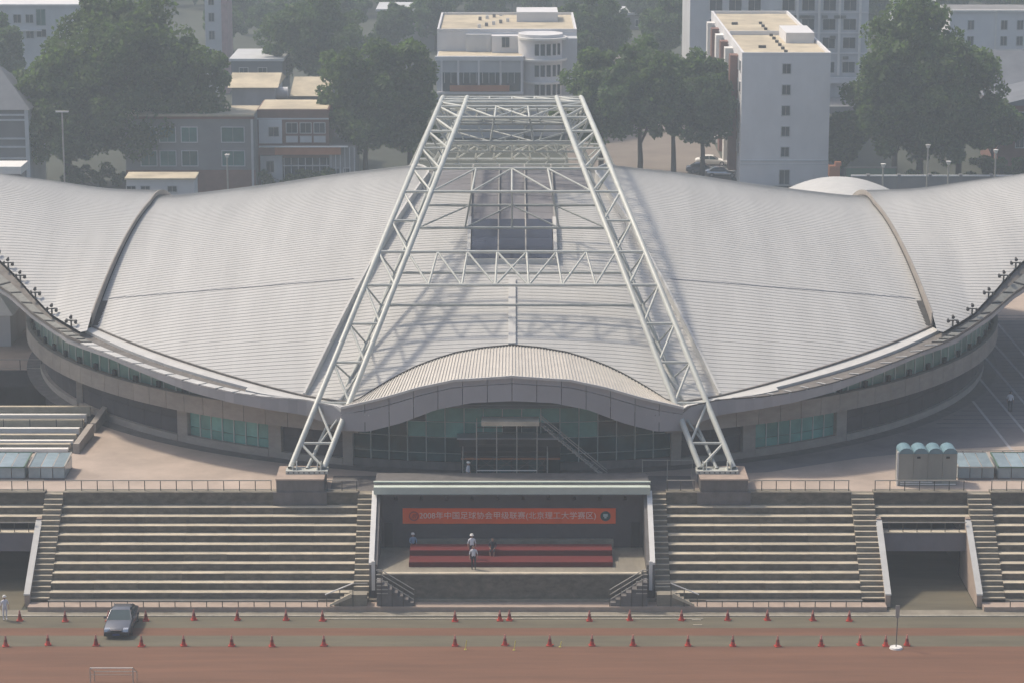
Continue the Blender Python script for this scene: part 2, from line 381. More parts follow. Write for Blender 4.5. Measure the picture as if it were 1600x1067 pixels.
GL = 'low railings at the foot of the seating'
railing('low_railing', -31.8, -13.3, 175.9, .3, .42, 'low railing at the foot of the wide left seating block', GL, both=False)
railing('low_railing', 13.3, 24.0, 175.9, .3, .42, 'low railing at the foot of the seating right of the stage', GL, both=False)
railing('low_railing', 34.1, 50, 175.9, .3, .42, 'low railing at the foot of the seating at the right edge', GL, both=False)

# truss plinths
for s, lab in ((-1, 'left'), (1, 'right')):
    x = 15.05 * s
    t = thing('truss_plinth', f'dark stone plinth with tan top under the {lab} arch foot', 'plinth', (x, 185, 0), 'plinths of the big arch')
    pbox('plinth_body', M_granite, t, x - 1.68, x + 1.68, 183.95, 187.4, 5.25, 7.05)
    pbox('plinth_cap', M_tan2, t, x - 1.72, x + 1.72, 183.9, 187.5, 7.05, 7.15)
    pbox('plinth_ledge', M_granite, t, x - 1.9, x + 1.9, 183.85, 184.09, 5.25, 6.2)

# ============================================================ STAGE under the banner
t = thing('stage', 'open concrete stage recess with pale roof beam in the middle of the stand', 'stage', (0, 177.2, 0))
pbox('stage_front_wall', M_riser, t, -9.28, 9.28, 177.2, 177.5, .3, 2.2)
pbox('stage_floor', M_conc, t, -9.28, 9.28, 177.5, 183.3, 2.0, 2.3)
pbox('stage_edge', M_tread, t, -8.9, 8.9, 177.14, 177.49, 2.2, 2.305)
pbox('back_wall', M_wall, t, -9.28, 9.28, 183.3, 183.6, 2.3, 6.38)
pbox('wall_plinth', M_conc, t, -7.2, 7.2, 182.9, 183.29, 2.3, 2.95)
pbox('stage_ceiling', M_wall, t, -9.28, 9.28, 183.0, 184.9, 6.2, 6.37)
pbox('roof_beam', M_pale, t, -9.75, 9.75, 182.6, 183.2, 6.4, 6.92)
pbox('beam_coping', M_pale, t, -9.8, 9.8, 183.35, 183.6, 7.02, 7.12)
pbox('roof_slab', M_granite, t, -9.7, 9.7, 183.2, 186.2, 6.4, 6.98)
pbox('beam_soffit_strip', M_raild, t, -9.2, 9.2, 182.55, 182.6, 6.28, 6.4)
for s in (-1, 1):
    xa, xb = sorted((9.30 * s, 9.86 * s)); b = MB(); yA, yB = 177.9, 183.25
    b.hexa([(xa, yA, 0), (xb, yA, 0), (xb, yB, 0), (xa, yB, 0)], [(xa, yA, 2.7), (xb, yA, 2.7), (xb, yB, 6.35), (xa, yB, 6.35)]); b.build('side_wall', M_granite, t)
    xa, xb = (xa, xa + .30) if s < 0 else (xb - .30, xb)
    b = MB(); e = .03; b.hexa([(xa - e, yA - e, 2.7), (xb + e, yA - e, 2.7), (xb + e, yB, 6.352), (xa - e, yB, 6.352)], [(xa - e, yA - e, 2.86), (xb + e, yA - e, 2.86), (xb + e, yB, 6.5), (xa - e, yB, 6.5)])
    b.build('wall_coping', M_wht, t)
    pbox('side_post', M_wht, t, 9.58 * s - .12, 9.58 * s + .12, 177.7, 177.86, .9, 3.0)
    x0, x1 = sorted((8.45 * s, 9.05 * s)); pbox('side_door', M_black, t, x0, x1, 183.2, 183.29, 2.32, 4.15)
# corner stairs with rails
for s, lab in ((-1, 'left'), (1, 'right')):
    q = thing('corner_stair', f'small concrete stair with metal rails at the {lab} front corner of the stage', 'stairs', (8 * s, 176.6, 0), 'corner stairs of the stage')
    for i in range(7):
        a = 9.2 - .42 * i if i else 9.3; b_ = 6.4
        x0, x1 = sorted((9.28 * s, (6.75 + .36 * i) * s)); pbox('stair_step', M_granite, q, x0, x1, 176.05, 177.19, .3 + .24 * i, .54 + .24 * i)
    for i in range(4):
        x0, x1 = sorted((9.26 * s, 8.5 * s)); pbox('landing_line', M_rail, q, x0, x1, 175.98, 176.04, .9 + .28 * i + .3, .96 + .28 * i + .3)
    for k in range(3):
        ptube('hand_rail', M_rail, q, (8.95 * s, 176.0, 2.9 - .33 * k), (6.7 * s, 176.0, 1.5 - .36 * k), .035)
        ptube('hand_rail', M_rail, q, (8.95 * s, 176.0, 2.9 - .33 * k), (9.3 * s, 176.0, 2.9 - .33 * k), .035)
    for i in range(4):
        u = i / 3; ptube('rail_post', M_raild, q, ((8.95 - 2.25 * u) * s, 176.0, .3), ((8.95 - 2.25 * u) * s, 176.0, 2.9 - 1.4 * u), .03)
    q = thing('side_stair', f'short stair with sloping pale kerb at the foot of the aisle {lab} of the stage', 'stairs', (11 * s, 176.4, 0), 'side stairs at the aisle feet')
    for i in range(4):
        x0, x1 = sorted((9.95 * s, (12.2 - .33 * i) * s)); pbox('stair_step', M_conc, q, x0, x1, 176.1, 176.98, .3 + .2 * i, .5 + .2 * i)
    b = MB(); z = .3
    pts = [(12.5 * s, .32), (11.0 * s, 1.15)]
    b.hexa([(pts[0][0], 175.96, .3), (pts[1][0], 175.96, .95), (pts[1][0], 176.08, .95), (pts[0][0], 176.08, .3)], [(pts[0][0], 175.96, .45), (pts[1][0], 175.96, 1.25), (pts[1][0], 176.08, 1.25), (pts[0][0], 176.08, .45)])
    b.build('stair_kerb', M_tread, q)
    ptube('hand_rail', M_wht, q, (12.8 * s, 176.0, 1.15), (10.9 * s, 176.0, 1.95), .045)
    ptube('hand_rail', M_rail, q, (10.9 * s, 176.0, 1.95), (9.9 * s, 176.0, 1.95), .035)
    for x, z in ((12.7, 1.15), (11.8, 1.55), (10.9, 1.95)): ptube('rail_post', M_raild, q, (x * s, 176.0, .3), (x * s, 176.0, z), .03)
# podium
t = thing('red_podium', 'long two step podium covered in dark red carpet on the stage', 'podium', (0, 180, 2.3))
pbox('lower_tier', M_red, t, -7.15, 7.0, 178.65, 180.25, 2.3, 2.65)
pbox('upper_tier', M_red, t, -7.15, 7.0, 180.25, 181.75, 2.3, 3.02)
# banner
t = thing('banner', 'orange red banner with pale Chinese lettering hung on the stage back wall', 'banner', (-.2, 183.25, 4.1))
b = MB(); n = 40
for i in range(n):
    xa = -7.75 + 15.1 * i / n; xb = -7.75 + 15.1 * (i + 1) / n; ya = 183.2 + .02 * math.sin(i * 1.3); yb = 183.2 + .02 * math.sin((i + 1) * 1.3)
    b.hexa([(xa, ya, 4.08), (xb, yb, 4.08), (xb, yb + .02, 4.08), (xa, ya + .02, 4.08)], [(xa, ya, 5.22), (xb, yb, 5.22), (xb, yb + .02, 5.22), (xa, ya + .02, 5.22)])
b.build('banner_sheet', M_ban, t)
fc = bpy.data.curves.new('lettering', 'FONT'); fc.body = '2008\u5e74\u4e2d\u56fd\u8db3\u7403\u534f\u4f1a\u7532\u7ea7\u8054\u8d5b(\u5317\u4eac\u7406\u5de5\u5927\u5b66\u8d5b\u533a)'
fc.size = .58; fc.offset = 0; fc.extrude = .004; fc.align_x = 'CENTER'; fc.align_y = 'CENTER'; fc.materials.append(M_txt)
fo = bpy.data.objects.new('tmp_text', fc); COL.objects.link(fo)
fme = bpy.data.meshes.new_from_object(fo.evaluated_get(bpy.context.evaluated_depsgraph_get())); bpy.data.objects.remove(fo)
fo = link(bpy.data.objects.new('lettering', fme), t, (-.30, 183.165, 4.66)); fo.rotation_euler = (math.pi / 2, 0, 0)
b = MB(); b.tube((6.62, 183.17, 4.65), (6.62, 183.15, 4.65), .36, 24); e = b.build('round_emblem', M_emb, t)
b = MB(); b.box(6.46, 6.78, 183.13, 183.148, 4.62, 4.82); b.box(6.54, 6.70, 183.13, 183.148, 4.50, 4.60); b.build('emblem_mark', mat('emblem_white', (.45, .55, .52), .7), e)
b = MB(); n = 20
for i in range(n):
    a0, a1 = 2 * math.pi * i / n, 2 * math.pi * (i + 1) / n
    b.quad(*[(-6.95 + r * math.cos(a), 183.165, 4.65 + r * math.sin(a)) for r, a in ((.36, a0), (.36, a1), (.26, a1), (.26, a0))])
for i in range(3): b.tube((-7.1 + .12 * i, 183.165, 4.5), (-6.95 + .1 * i, 183.165, 4.8), .03, 6)
b.build('round_emblem', mat('emblem_red', (.42, .035, .02), .7), t)
spots = []
for i in range(10):
    x = -8.2 + 1.8 * i
    q = thing('spotlight', 'small dark spotlight under the stage roof beam above the banner', 'spotlight', (x, 182.9, 6.1), 'spotlights under the stage roof beam') if i == 0 else None
    if i == 0:
        b = MB(); b.tube((x, 182.9, 6.28), (x, 182.9, 6.12), .03, 6); b.build('lamp_stem', M_black, q)
        b = MB(); b.tube((x, 182.95, 6.14), (x, 182.8, 5.98), .1, 10, .14); b.build('lamp_head', M_black, q); sp0 = q
    else: copy_tree(sp0, (x, 182.9, 6.1), 'small dark spotlight under the stage roof beam above the banner')

# ============================================================ HALL
hall = thing('arena_hall', 'round sports hall with sweeping pale metal roof and glass entrance', 'sports hall', (0, 190, 6))
Zf = fn([(0, 11.0), (12.64, 11.08), (15.28, 11.28), (18.95, 11.81), (24, 12.57), (28.2, 13.15), (32.7, 13.72)], k=5)
Zc = fn([(a, b_ - .72) for a, b_ in ((0, 22.67), (8.6, 22.33), (15.6, 21.54), (22.25, 20.42), (27.8, 19.74), (31.2, 19.40), (37.3, 19.98), (41.2, 20.83), (44.5, 21.38), (50, 22.5), (58, 24.2))], k=12)
TIP = [(33.2, 202.1, 13.8), (36.1, 205.9, 14.4), (38.0, 208.8, 15.36), (39.9, 211.8, 16.4), (41.6, 214.2, 17.2), (45, 218.3, 18.6), (50, 223.5, 20.6), (54.5, 227.6, 22.4), (57.5, 231, 23.6)]
tipY = fn([(x, y) for x, y, z in TIP], 5); tipZ = fn([(x, z) for x, y, z in TIP], 5)
def Yf(x): return CY - math.sqrt(42 ** 2 - x * x) if x < 32.7 else None
def Xs(y): return 31.5 + 1.2 * min(1, abs(y - CY) / 26.4)          # step between inner wing and wing tip
def Xi(y): return 7.2 + 8.1 * min(1, abs(y - CY) / 39.2) ** 1.25     # inner rim of the wing
def zin(x, y):
    x = abs(x); yf = Yf(min(x, 32.69)); tt = min(1.05, abs(y - CY) / (CY - yf)); c = Zc(x); return c - (c - Zf(x)) * tt ** 1.8
def zctr(x, y): return zin(x, y) - .55 * min(1, (42 - abs(y - CY)) / 6 if abs(y - CY) < 42 else 0)
def ztip(x, y):
    x = abs(x); x = max(x, 33.2 * 0 + x)
    if x < 33.2: yf, zf = tipY(33.2) - (33.2 - x) * 1.25, tipZ(33.2) - (33.2 - x) * .2
    else: yf, zf = tipY(x), tipZ(x)
    den = max(.5, CY - yf); tt = min(1.0, abs(y - CY) / den); c = Zc(x) + .4
    return c - (c - zf) * tt ** 1.8
SP = .46; SAW = .026
def strips(x_lo, x_hi, zf, y_a, y_b, name, nx=36, sp=SP, saw=SAW):
    b = MB(); ys = []; y = y_a
    while y < y_b - 1e-6: ys.append(y); y += sp
    ys.append(y_b)
    for ya, yb in zip(ys[:-1], ys[1:]):
        # each sheet laps over the one in front (front half: riser faces the track)
        xa0, xa1, xb0, xb1 = x_lo(ya), x_hi(ya), x_lo(yb), x_hi(yb)
        if xa1 - xa0 < .02 and xb1 - xb0 < .02: continue
        V = []; r = 0 if ya < CY + 12 else 1
        for i in range(nx + 1):
            u = i / nx; xa = xa0 + max(0, xa1 - xa0) * u; xb = xb0 + max(0, xb1 - xb0) * u
            za, zb = zf(xa, ya), zf(xb, yb)
            if not r: V += [(xa, ya, za), (xa, ya, za + saw), (xb, yb, zb)]
            else: V += [(xa, ya, za), (xb, yb, zb + saw), (xb, yb, zb)]
        fs = []
        for i in range(nx):
            p = 3 * i; fs += [(p, p + 3, p + 4, p + 1), (p + 1, p + 4, p + 5, p + 2)]
        b.add(V, fs)
    return b
roof_parts = []
def both(builder, name, m, **kw):
    for s in (-1, 1):
        b = builder()
        if s < 0: b.v = [(-x, y, z) for x, y, z in b.v]; b.f = [f[::-1] for f in b.f]
        o = b.build(name, m, hall)
        if kw: tag(o, **kw)
def Xe(y):
    d = abs(y - CY); v = math.sqrt(max(0, 42 ** 2 - d * d)); return min(v, 99)
def wing_hi(y): return min(Xe(y), Xs(y))
both(lambda: strips(lambda y: Xi(y), wing_hi, zin, CY - 39.1, CY + 39.1, 'roof_cladding'), 'roof_cladding', M_roof, kind='stuff')
tx = [p[0] for p in TIP]; ty = [CY - p[1] for p in TIP]
def tip_hi(y):
    d = abs(y - CY); return float(np.interp(-d, [-v for v in ty], tx)) if d < ty[0] else 33.2
def tip_lo(y): return Xs(y)
both(lambda: strips(tip_lo, tip_hi, ztip, CY - 28.9, CY + 28.9, 'roof_cladding', 26), 'roof_cladding', M_roof, kind='stuff')
def ctr_hi(y): return min(Xe(y), Xi(y)) if abs(y - CY) < 42 else 0
b = strips(lambda y: -ctr_hi(y), ctr_hi, zctr, CY - 41.99, CY + 41.99, 'roof_cladding', 48)
tag(b.build('roof_cladding', M_roof, hall), kind='stuff')
# line where the eyebrow canopy dies into the roof
def cut(px, r):
    y = 190.0
    while y < 215:
        X = (px - 800) * (y * _c + (H - 14) * _s) / F
        if rowof(X, y, zctr(X, y)) <= r: break
        y += .02
    return abs(X), y, zctr(X, y)
CUT = [cut(*q) for q in ((800, 541), (757, 545), (715, 552), (682, 562), (650, 574), (625, 586), (602, 599), (580, 612), (560, 625), (548, 630))]
cutY = fn([(x, y) for x, y, z in CUT], 6); cutZ = fn([(x, z) for x, y, z in CUT], 6); CX = CUT[-1][0]
# step faces and rims
def rim():
    b = MB(); ys = np.linspace(CY - 39.0, CY + 39.0, 90)
    for ya, yb in zip(ys[:-1], ys[1:]):
        P = [(Xi(q), q, z) for q in (ya, yb) for z in (0,)]
        a, c = Xi(ya), Xi(yb); za, zb = zin(a, ya), zin(c, yb)
        b.hexa([(a - .03, ya, za - .8), (a + .13, ya, za - .8), (c + .13, yb, zb - .8), (c - .03, yb, zb - .8)], [(a - .03, ya, za + .12), (a + .13, ya, za + .12), (c + .13, yb, zb + .12), (c - .03, yb, zb + .12)])
    return b
both(rim, 'wing_rim', M_roof2)
def stepf():
    b = MB(); ys = np.linspace(CY - 26.4, CY + 26.4, 60)
    for ya, yb in zip(ys[:-1], ys[1:]):
        a, c = Xs(ya), Xs(yb); za, zb = ztip(a, ya), ztip(c, yb)
        b.hexa([(a - .05, ya, za - 1.1), (a + .05, ya, za - 1.1), (c + .05, yb, zb - 1.1), (c - .05, yb, zb - 1.1)], [(a - .05, ya, za + .06), (a + .05, ya, za + .06), (c + .05, yb, zb + .06), (c - .05, yb, zb + .06)])
    return b
both(stepf, 'wing_step', M_band)
def sgut():
    b = MB(); ys = np.linspace(CY - 26.5, CY + 26.5, 60)
    for ya, yb in zip(ys[:-1], ys[1:]):
        wd = .10 + .42 * (1 if abs((ya + yb) / 2 - CY) > 22.5 else 0)
        a, c = Xs(ya) - .06, Xs(yb) - .06; za, zb = zin(a, ya) + .13, zin(c, yb) + .13
        b.quad((a - wd, ya, za), (a, ya, za), (c, yb, zb), (c - wd, yb, zb))
    return b
both(sgut, 'valley_gutter', M_gutter)
# faint cross joint at constant Y on the wings
def joint():
    b = MB(); P = []
    for x in np.linspace(12.6, 31.9, 24):
        y = 196.0
        while y < 225:
            px = 800 - x * F / (y * _c + (H - 14) * _s)
            if rowof(x, y, zin(x, y)) < 468 - 33 * (px - 160) / 420: break
            y += .05
        P.append((x, y))
    fy = fn(P, 40); xs = np.linspace(12.4, 31.9, 30)
    for a, c in zip(xs[:-1], xs[1:]):
        y = fy(a)
        b.hexa([(a, y, zin(a, y) - .02), (c, y, zin(c, y) - .02), (c, y + .05, zin(c, y + .05) - .02), (a, y + .05, zin(a, y + .05) - .02)], [(a, y, zin(a, y) + .07), (c, y, zin(c, y) + .07), (c, y + .05, zin(c, y + .05) + .07), (a, y + .05, zin(a, y + .05) + .07)])
    return b
both(joint, 'roof_joint', M_fascia)
# centre strip and skylight
b = MB(); ys = np.linspace(CUT[0][1] + .1, 206, 24)
for ya, yb in zip(ys[:-1], ys[1:]):
    b.hexa([(-.28, ya, zctr(0, ya) - .1), (.28, ya, zctr(0, ya) - .1), (.28, yb, zctr(0, yb) - .1), (-.28, yb, zctr(0, yb) - .1)], [(-.28, ya, zctr(0, ya) + .2), (.28, ya, zctr(0, ya) + .2), (.28, yb, zctr(0, yb) + .2), (-.28, yb, zctr(0, yb) + .2)])
b.build('ridge_strip', M_roof2, hall)
sky0 = 206.0
for q in np.arange(195, 231, .1):
    if rowof(0, q, zctr(0, q)) < 411: sky0 = q; break
sky1 = sky0
while rowof(0, sky1, zctr(0, sky1)) > 349: sky1 += .1
yy = np.linspace(sky0, sky1, 3)
fr = MB()
for x in (-3.45, 3.45):
    for ya, yb in zip(yy[:-1], yy[1:]):
        fr.hexa([(x - .08, ya, zctr(0, ya) - .3), (x + .08, ya, zctr(0, ya) - .3), (x + .14, yb, zctr(0, yb) - .3), (x - .14, yb, zctr(0, yb) - .3)], [(x - .14, ya, zctr(0, ya) + .52), (x + .14, ya, zctr(0, ya) + .52), (x + .14, yb, zctr(0, yb) + .52), (x - .14, yb, zctr(0, yb) + .52)])
fr.box(-3.7, 3.7, sky0 - .18, sky0 - .01, zctr(0, sky0) - .3, zctr(0, sky0) + .3)
sk = fr.build('skylight', M_roof2, hall)
yd = np.linspace(sky1 + .1, 240, 12); dk = MB()
for ya, yb in zip(yd[:-1], yd[1:]):
    for xa, xb in ((-6.9, -3.5), (-3.4, 0), (0, 3.4), (3.5, 6.9)):
        wz = lambda x, y: zctr(x, y) + .16
        k0 = 1
        if abs(xa + xb) > 4 and rowof(0, ya, zctr(0, ya)) > 302: continue
        x0, x1 = (xa, xb) if abs(xa + xb) < 4 else (max(xa, -3.5 - 3.4 * k0), xb) if xa < 0 else (xa, min(xb, 3.5 + 3.4 * k0))
        d_ = MB(); d_.hexa([(x0 + .03, ya + .04, wz(x0, ya) - .1), (x1 - .03, ya + .04, wz(x1, ya) - .1), (x1 - .03, yb - .04, wz(x1, yb) - .1), (x0 + .03, yb - .04, wz(x0, yb) - .1)], [(x0 + .03, ya + .04, wz(x0, ya)), (x1 - .03, ya + .04, wz(x1, ya)), (x1 - .03, yb - .04, wz(x1, yb)), (x0 + .03, yb - .04, wz(x0, yb))])
        d_.build('deck_panel', mat('roof_deck', (.17, .165, .175), .7, var=.15, scale=(.5, .5, .5), objvar=.12), sk)
yy2 = np.linspace(sky0, 238, 12)
for x in (-3.45, -1.1, 1.1, 3.45):
    g = MB()
    for ya, yb in zip(yy2[:-1], yy2[1:]):
        g.hexa([(x - .05, ya, zctr(0, ya) + .1), (x + .05, ya, zctr(0, ya) + .1), (x + .05, yb, zctr(0, yb) + .1), (x - .05, yb, zctr(0, yb) + .1)], [(x - .05, ya, zctr(0, ya) + .36), (x + .05, ya, zctr(0, ya) + .36), (x + .05, yb, zctr(0, yb) + .36), (x - .05, yb, zctr(0, yb) + .36)])
    g.build('deck_mullion', M_rail, sk)
for i in range(3):
    for ya, yb in zip(yy[:-1], yy[1:]):
        xa = -3.3 + 2.2 * i + .05; xb = xa + 2.1; g = MB(); e = .05
        g.hexa([(xa, ya + e, zctr(0, ya) + .25), (xb, ya + e, zctr(0, ya) + .25), (xb, yb - e, zctr(0, yb) + .25), (xa, yb - e, zctr(0, yb) + .25)], [(xa, ya + e, zctr(0, ya) + .33), (xb, ya + e, zctr(0, ya) + .33), (xb, yb - e, zctr(0, yb) + .33), (xa, yb - e, zctr(0, yb) + .33)])
        g.build('skylight_pane', M_sky, sk)

# eave ring: A roof edge, B outer edge of flat strip, C outer edge of the panels
ZB = fn([(12.3, 11.2), (15, 11.35), (18.73, 11.74), (25.9, 12.53), (29.4, 13.06), (33.2, 13.8)], 4)
ZC = fn([(12.3, 11.2), (15.4, 11.42), (18.6, 11.69), (23.6, 12.12), (27.6, 12.69), (31, 13.2), (35.0, 13.6)], 4)
def circ(R, x): return CY - math.sqrt(R * R - x * x)
CT = [(35.0, 203.2, 13.55), (37.7, 206.5, 14.35), (39.9, 209.5, 15.3), (42.2, 212.0, 16.0), (46.2, 216.6, 17.5), (51.3, 221.8, 19.6), (56.0, 226, 21.6), (59.2, 231, 23.0)]
ctY = fn([(x, y) for x, y, z in CT], 4); ctZ = fn([(x, z) for x, y, z in CT], 4)
def poly_eave():
    A, B, C, D = [], [], [], []
    for x in np.linspace(9.0, 32.7, 40):
        k = (x - 9.0) / (32.7 - 9.0); xb = 9.0 + k * (33.2 - 9.0); xc = 9.0 + k * (35.0 - 9.0)
        notch = lambda v: max(0, 1 - abs(v - 15.0) / 3.2)
        rc = 44.0 + 1.0 * min(1, max(0, (xc - 15.5) / 5)) - .75 * notch(xc); rb = 43.9 - .75 * notch(xb)
        A.append((x, circ(42, x), Zf(x))); B.append((xb, circ(rb, xb), ZB(xb) if xb > 12.4 else 10.9)); C.append((xc, circ(rc, xc) if xc < 34.9 else 203.2, ZC(xc) if xc > 12.4 else 10.8))
    for i, u in enumerate(np.linspace(.02, 1, 22)):
        xb = 33.2 + u * (57.5 - 33.2); xc = 35.0 + u * (59.2 - 35.0)
        B.append((xb, tipY(xb), tipZ(xb))); C.append((xc, ctY(xc), ctZ(xc)))
    return A, B, C
A, B, C = poly_eave()
FB = fn([(12.4, 9.55), (15.0, 10.15), (18.6, 10.75), (23.6, 11.35), (26.6, 11.95), (30.5, 12.75), (35, 13.1)], 4)
def fbz(p): return (FB(p[0]) if p[0] > 12.4 else 10.2) if p[0] < 35 else p[2] - .45
nA = len(A)
def refl(b, sx, sy):
    b.v = [(x * sx, CY + (y - CY) * sy, z) for x, y, z in b.v]
    if sx * sy < 0: b.f = [f[::-1] for f in b.f]
    return b
for sx in (-1, 1):
    for sy in (1, -1):
        b = MB()
        for i in range(nA - 1):
            mid = lambda p, q, u: (p[0] + (q[0] - p[0]) * u, p[1] + (q[1] - p[1]) * u, p[2] + (q[2] - p[2]) * u)
            a0, a1 = A[i], A[i + 1]; ku = .62 if i > 16 else 1.0; b0, b1 = mid(A[i], B[i], ku), mid(A[i + 1], B[i + 1], ku)
            b.hexa([(p[0], p[1], p[2] - .35) for p in (b0, b1, a1, a0)], [(p[0], p[1], p[2] - .04) for p in (b0, b1, a1, a0)])
        refl(b, sx, sy).build('eave_strip', M_roof2, hall)
        b = MB()                                             # dark gutter line at roof edge and between strip and panels
        for i in range(nA - 1):
            a0, a1 = A[i], A[i + 1]
            b.hexa([(p[0], p[1] + o, p[2] - .03) for p, o in ((a0, -.16), (a1, -.16), (a1, .02), (a0, .02))], [(p[0], p[1] + o, p[2] + .10) for p, o in ((a0, -.16), (a1, -.16), (a1, .02), (a0, .02))])
        for i in range(len(B) - 1):
            mid = lambda p, q, u: (p[0] + (q[0] - p[0]) * u, p[1] + (q[1] - p[1]) * u, p[2] + (q[2] - p[2]) * u)
            b0, b1 = (mid(A[i], B[i], .6), mid(A[i + 1], B[i + 1], .6)) if i < nA - 1 else (B[i], B[i + 1]); c0, c1 = mid(B[i], C[i], .42), mid(B[i + 1], C[i + 1], .42)
            b.quad(*[(p[0], p[1], p[2] - .25) for p in (c0, c1, b1, b0)])
        refl(b, sx, sy).build('gutter', M_gut2, hall)
        # panels
        if sy == 1:
            for i in range(1, len(B) - 1):
                c0 = mid(B[i], C[i], .42); c1 = mid(B[i + 1], C[i + 1], .42); d0, d1 = C[i], C[i + 1]
                e = .14 if i % 2 and i < nA - 4 else 0.0; f_ = .86 if not i % 2 and i < nA - 4 else 1.0
                q0, q1 = mid(c0, c1, e), mid(c0, c1, f_); r0, r1 = mid(d0, d1, e), mid(d0, d1, f_)
                b = MB(); b.hexa([(p[0], p[1], p[2] - .12) for p in (r0, r1, q1, q0)], [(p[0], p[1], p[2] - .02) for p in (r0, r1, q1, q0)])
                refl(b, sx, sy).build('eave_panel', (M_roof2 if sx < 0 else M_gut2) if i < nA - 4 else M_grate, hall)  # right panels darker than left: shade on that side is in the colour
                if sx > 0 and i < nA - 4 and i % 2:
                    bb = MB(); bb.hexa([(p[0], p[1], p[2] - .02) for p in (d0, mid(d0, d1, .14), mid(c0, c1, .14), c0)], [(p[0], p[1], p[2] + .03) for p in (d0, mid(d0, d1, .14), mid(c0, c1, .14), c0)]); refl(bb, sx, sy).build('eave_bar', M_roof2, hall)
                if sx and i >= nA - 4:
                    bb = MB(); bb.hexa([(p[0], p[1], p[2] - .02) for p in (d0, mid(d0, d1, .08), mid(c0, c1, .08), c0)], [(p[0], p[1], p[2] + .05) for p in (d0, mid(d0, d1, .08), mid(c0, c1, .08), c0)]); refl(bb, sx, sy).build('walkway_bar', M_gutter, hall)
                    bb = MB(); bb.hexa([(p[0], p[1] + o_, p[2] - .1) for p, o_ in ((d0, -.05), (d1, -.05), (d1, .04), (d0, .04))], [(p[0], p[1] + o_, p[2] + .12) for p, o_ in ((d0, -.05), (d1, -.05), (d1, .04), (d0, .04))]); refl(bb, sx, sy).build('walkway_edge', M_gut2, hall)
        else:
            b = MB()
            for i in range(1, len(B) - 1):
                b.hexa([(p[0], p[1], p[2] - .12) for p in (C[i], C[i + 1], mid(B[i + 1], C[i + 1], .42), mid(B[i], C[i], .42))], [(p[0], p[1], p[2] - .02) for p in (C[i], C[i + 1], mid(B[i + 1], C[i + 1], .42), mid(B[i], C[i], .42))])
            refl(b, sx, sy).build('eave_panel_strip', M_roof2, hall)
        # fascia below C and soffit back to the ring wall
        b = MB()
        for i in range(len(C) - 1):
            p, q = C[i], C[i + 1]; zp, zq = fbz(p), fbz(q)
            n_ = Vector((q[1] - p[1], -(q[0] - p[0]), 0)).normalized() * .12
            f0 = MB(); f0.hexa([(p[0], p[1], zp), (q[0], q[1], zq), (q[0] - n_.x, q[1] - n_.y, zq), (p[0] - n_.x, p[1] - n_.y, zp)], [(p[0], p[1], p[2] - .14), (q[0], q[1], q[2] - .14), (q[0] - n_.x, q[1] - n_.y, q[2] - .14), (p[0] - n_.x, p[1] - n_.y, p[2] - .14)])
            if sy == 1: refl(f0, sx, sy).build('fascia_panel', M_fascia, hall)
            def inw(p, z):
                v = Vector((p[0], p[1] - CY)); 
                if v.length < 46: v = v.normalized() * 41.3
                else: v = v * (41.3 / v.length)
                return (v.x, v.y + CY, z)
            zi = lambda p, z: max(z, 10.2)
            b.quad((p[0], p[1], zp), (q[0], q[1], zq), inw(q, max(10.3, min(zq, 15.0)) + .02), inw(p, max(10.3, min(zp, 15.0)) + .02))
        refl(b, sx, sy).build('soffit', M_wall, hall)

# eyebrow canopy over the entrance
LT = fn([(0, 13.93), (4.17, 13.6), (6.75, 12.96), (9.35, 12.08), (12.45, 11.17)], 5)
LB = fn([(0, 12.09), (2.89, 11.93), (5.47, 11.35), (8.07, 10.25), (10.46, 9.5), (12.45, 9.45)], 8)
xs = np.linspace(-12.4, 12.4, 103); b = MB()
for i, (a, c) in enumerate(zip(xs[:-1], xs[1:])):
    for k in range(2):
        x0, x1 = (a, a + (c - a) * .72) if k == 0 else (a + (c - a) * .72, c); up = 0 if k == 0 else .07
        P = lambda x, f: (x * CX / 12.4, cutY(abs(x) * CX / 12.4), cutZ(abs(x) * CX / 12.4) + .03 + up) if f else (x, circ(44.0, x), LT(abs(x)) + up)
        top = [P(x0, 0), P(x1, 0), P(x1, 1), P(x0, 1)]
        b.hexa([(p[0], p[1], p[2] - .14 - up) for p in top], top)
tag(b.build('canopy_cladding', M_tan2 if False else mat('canopy_sheet', (.56, .53, .48), .6, var=.08, scale=(1, 1, 1)), hall), kind='stuff')
b = MB(); 
for a, c in zip(xs[:-1], xs[1:]):
    q = [(x * CX / 12.4, cutY(abs(x) * CX / 12.4), cutZ(abs(x) * CX / 12.4) + .02) for x in (a, c)]
    b.hexa([(p[0], p[1] + o, p[2] - .05) for p, o in ((q[0], -.1), (q[1], -.1), (q[1], .06), (q[0], .06))], [(p[0], p[1] + o, p[2] + .14) for p, o in ((q[0], -.1), (q[1], -.1), (q[1], .06), (q[0], .06))])
b.build('canopy_rear_gutter', M_gutter, hall)
b = MB()
for a, c in zip(xs[:-1], xs[1:]):
    q = [(x, circ(44.14, x), LT(abs(x))) for x in (a, c)]
    b.hexa([(p[0], p[1] + o, p[2] - .12) for p, o in ((q[0], 0), (q[1], 0), (q[1], .16), (q[0], .16))], [(p[0], p[1] + o, p[2] + .06) for p, o in ((q[0], 0), (q[1], 0), (q[1], .16), (q[0], .16))])
b.build('canopy_lip', M_roof2, hall)
fx = np.linspace(-12.4, 12.4, 15)
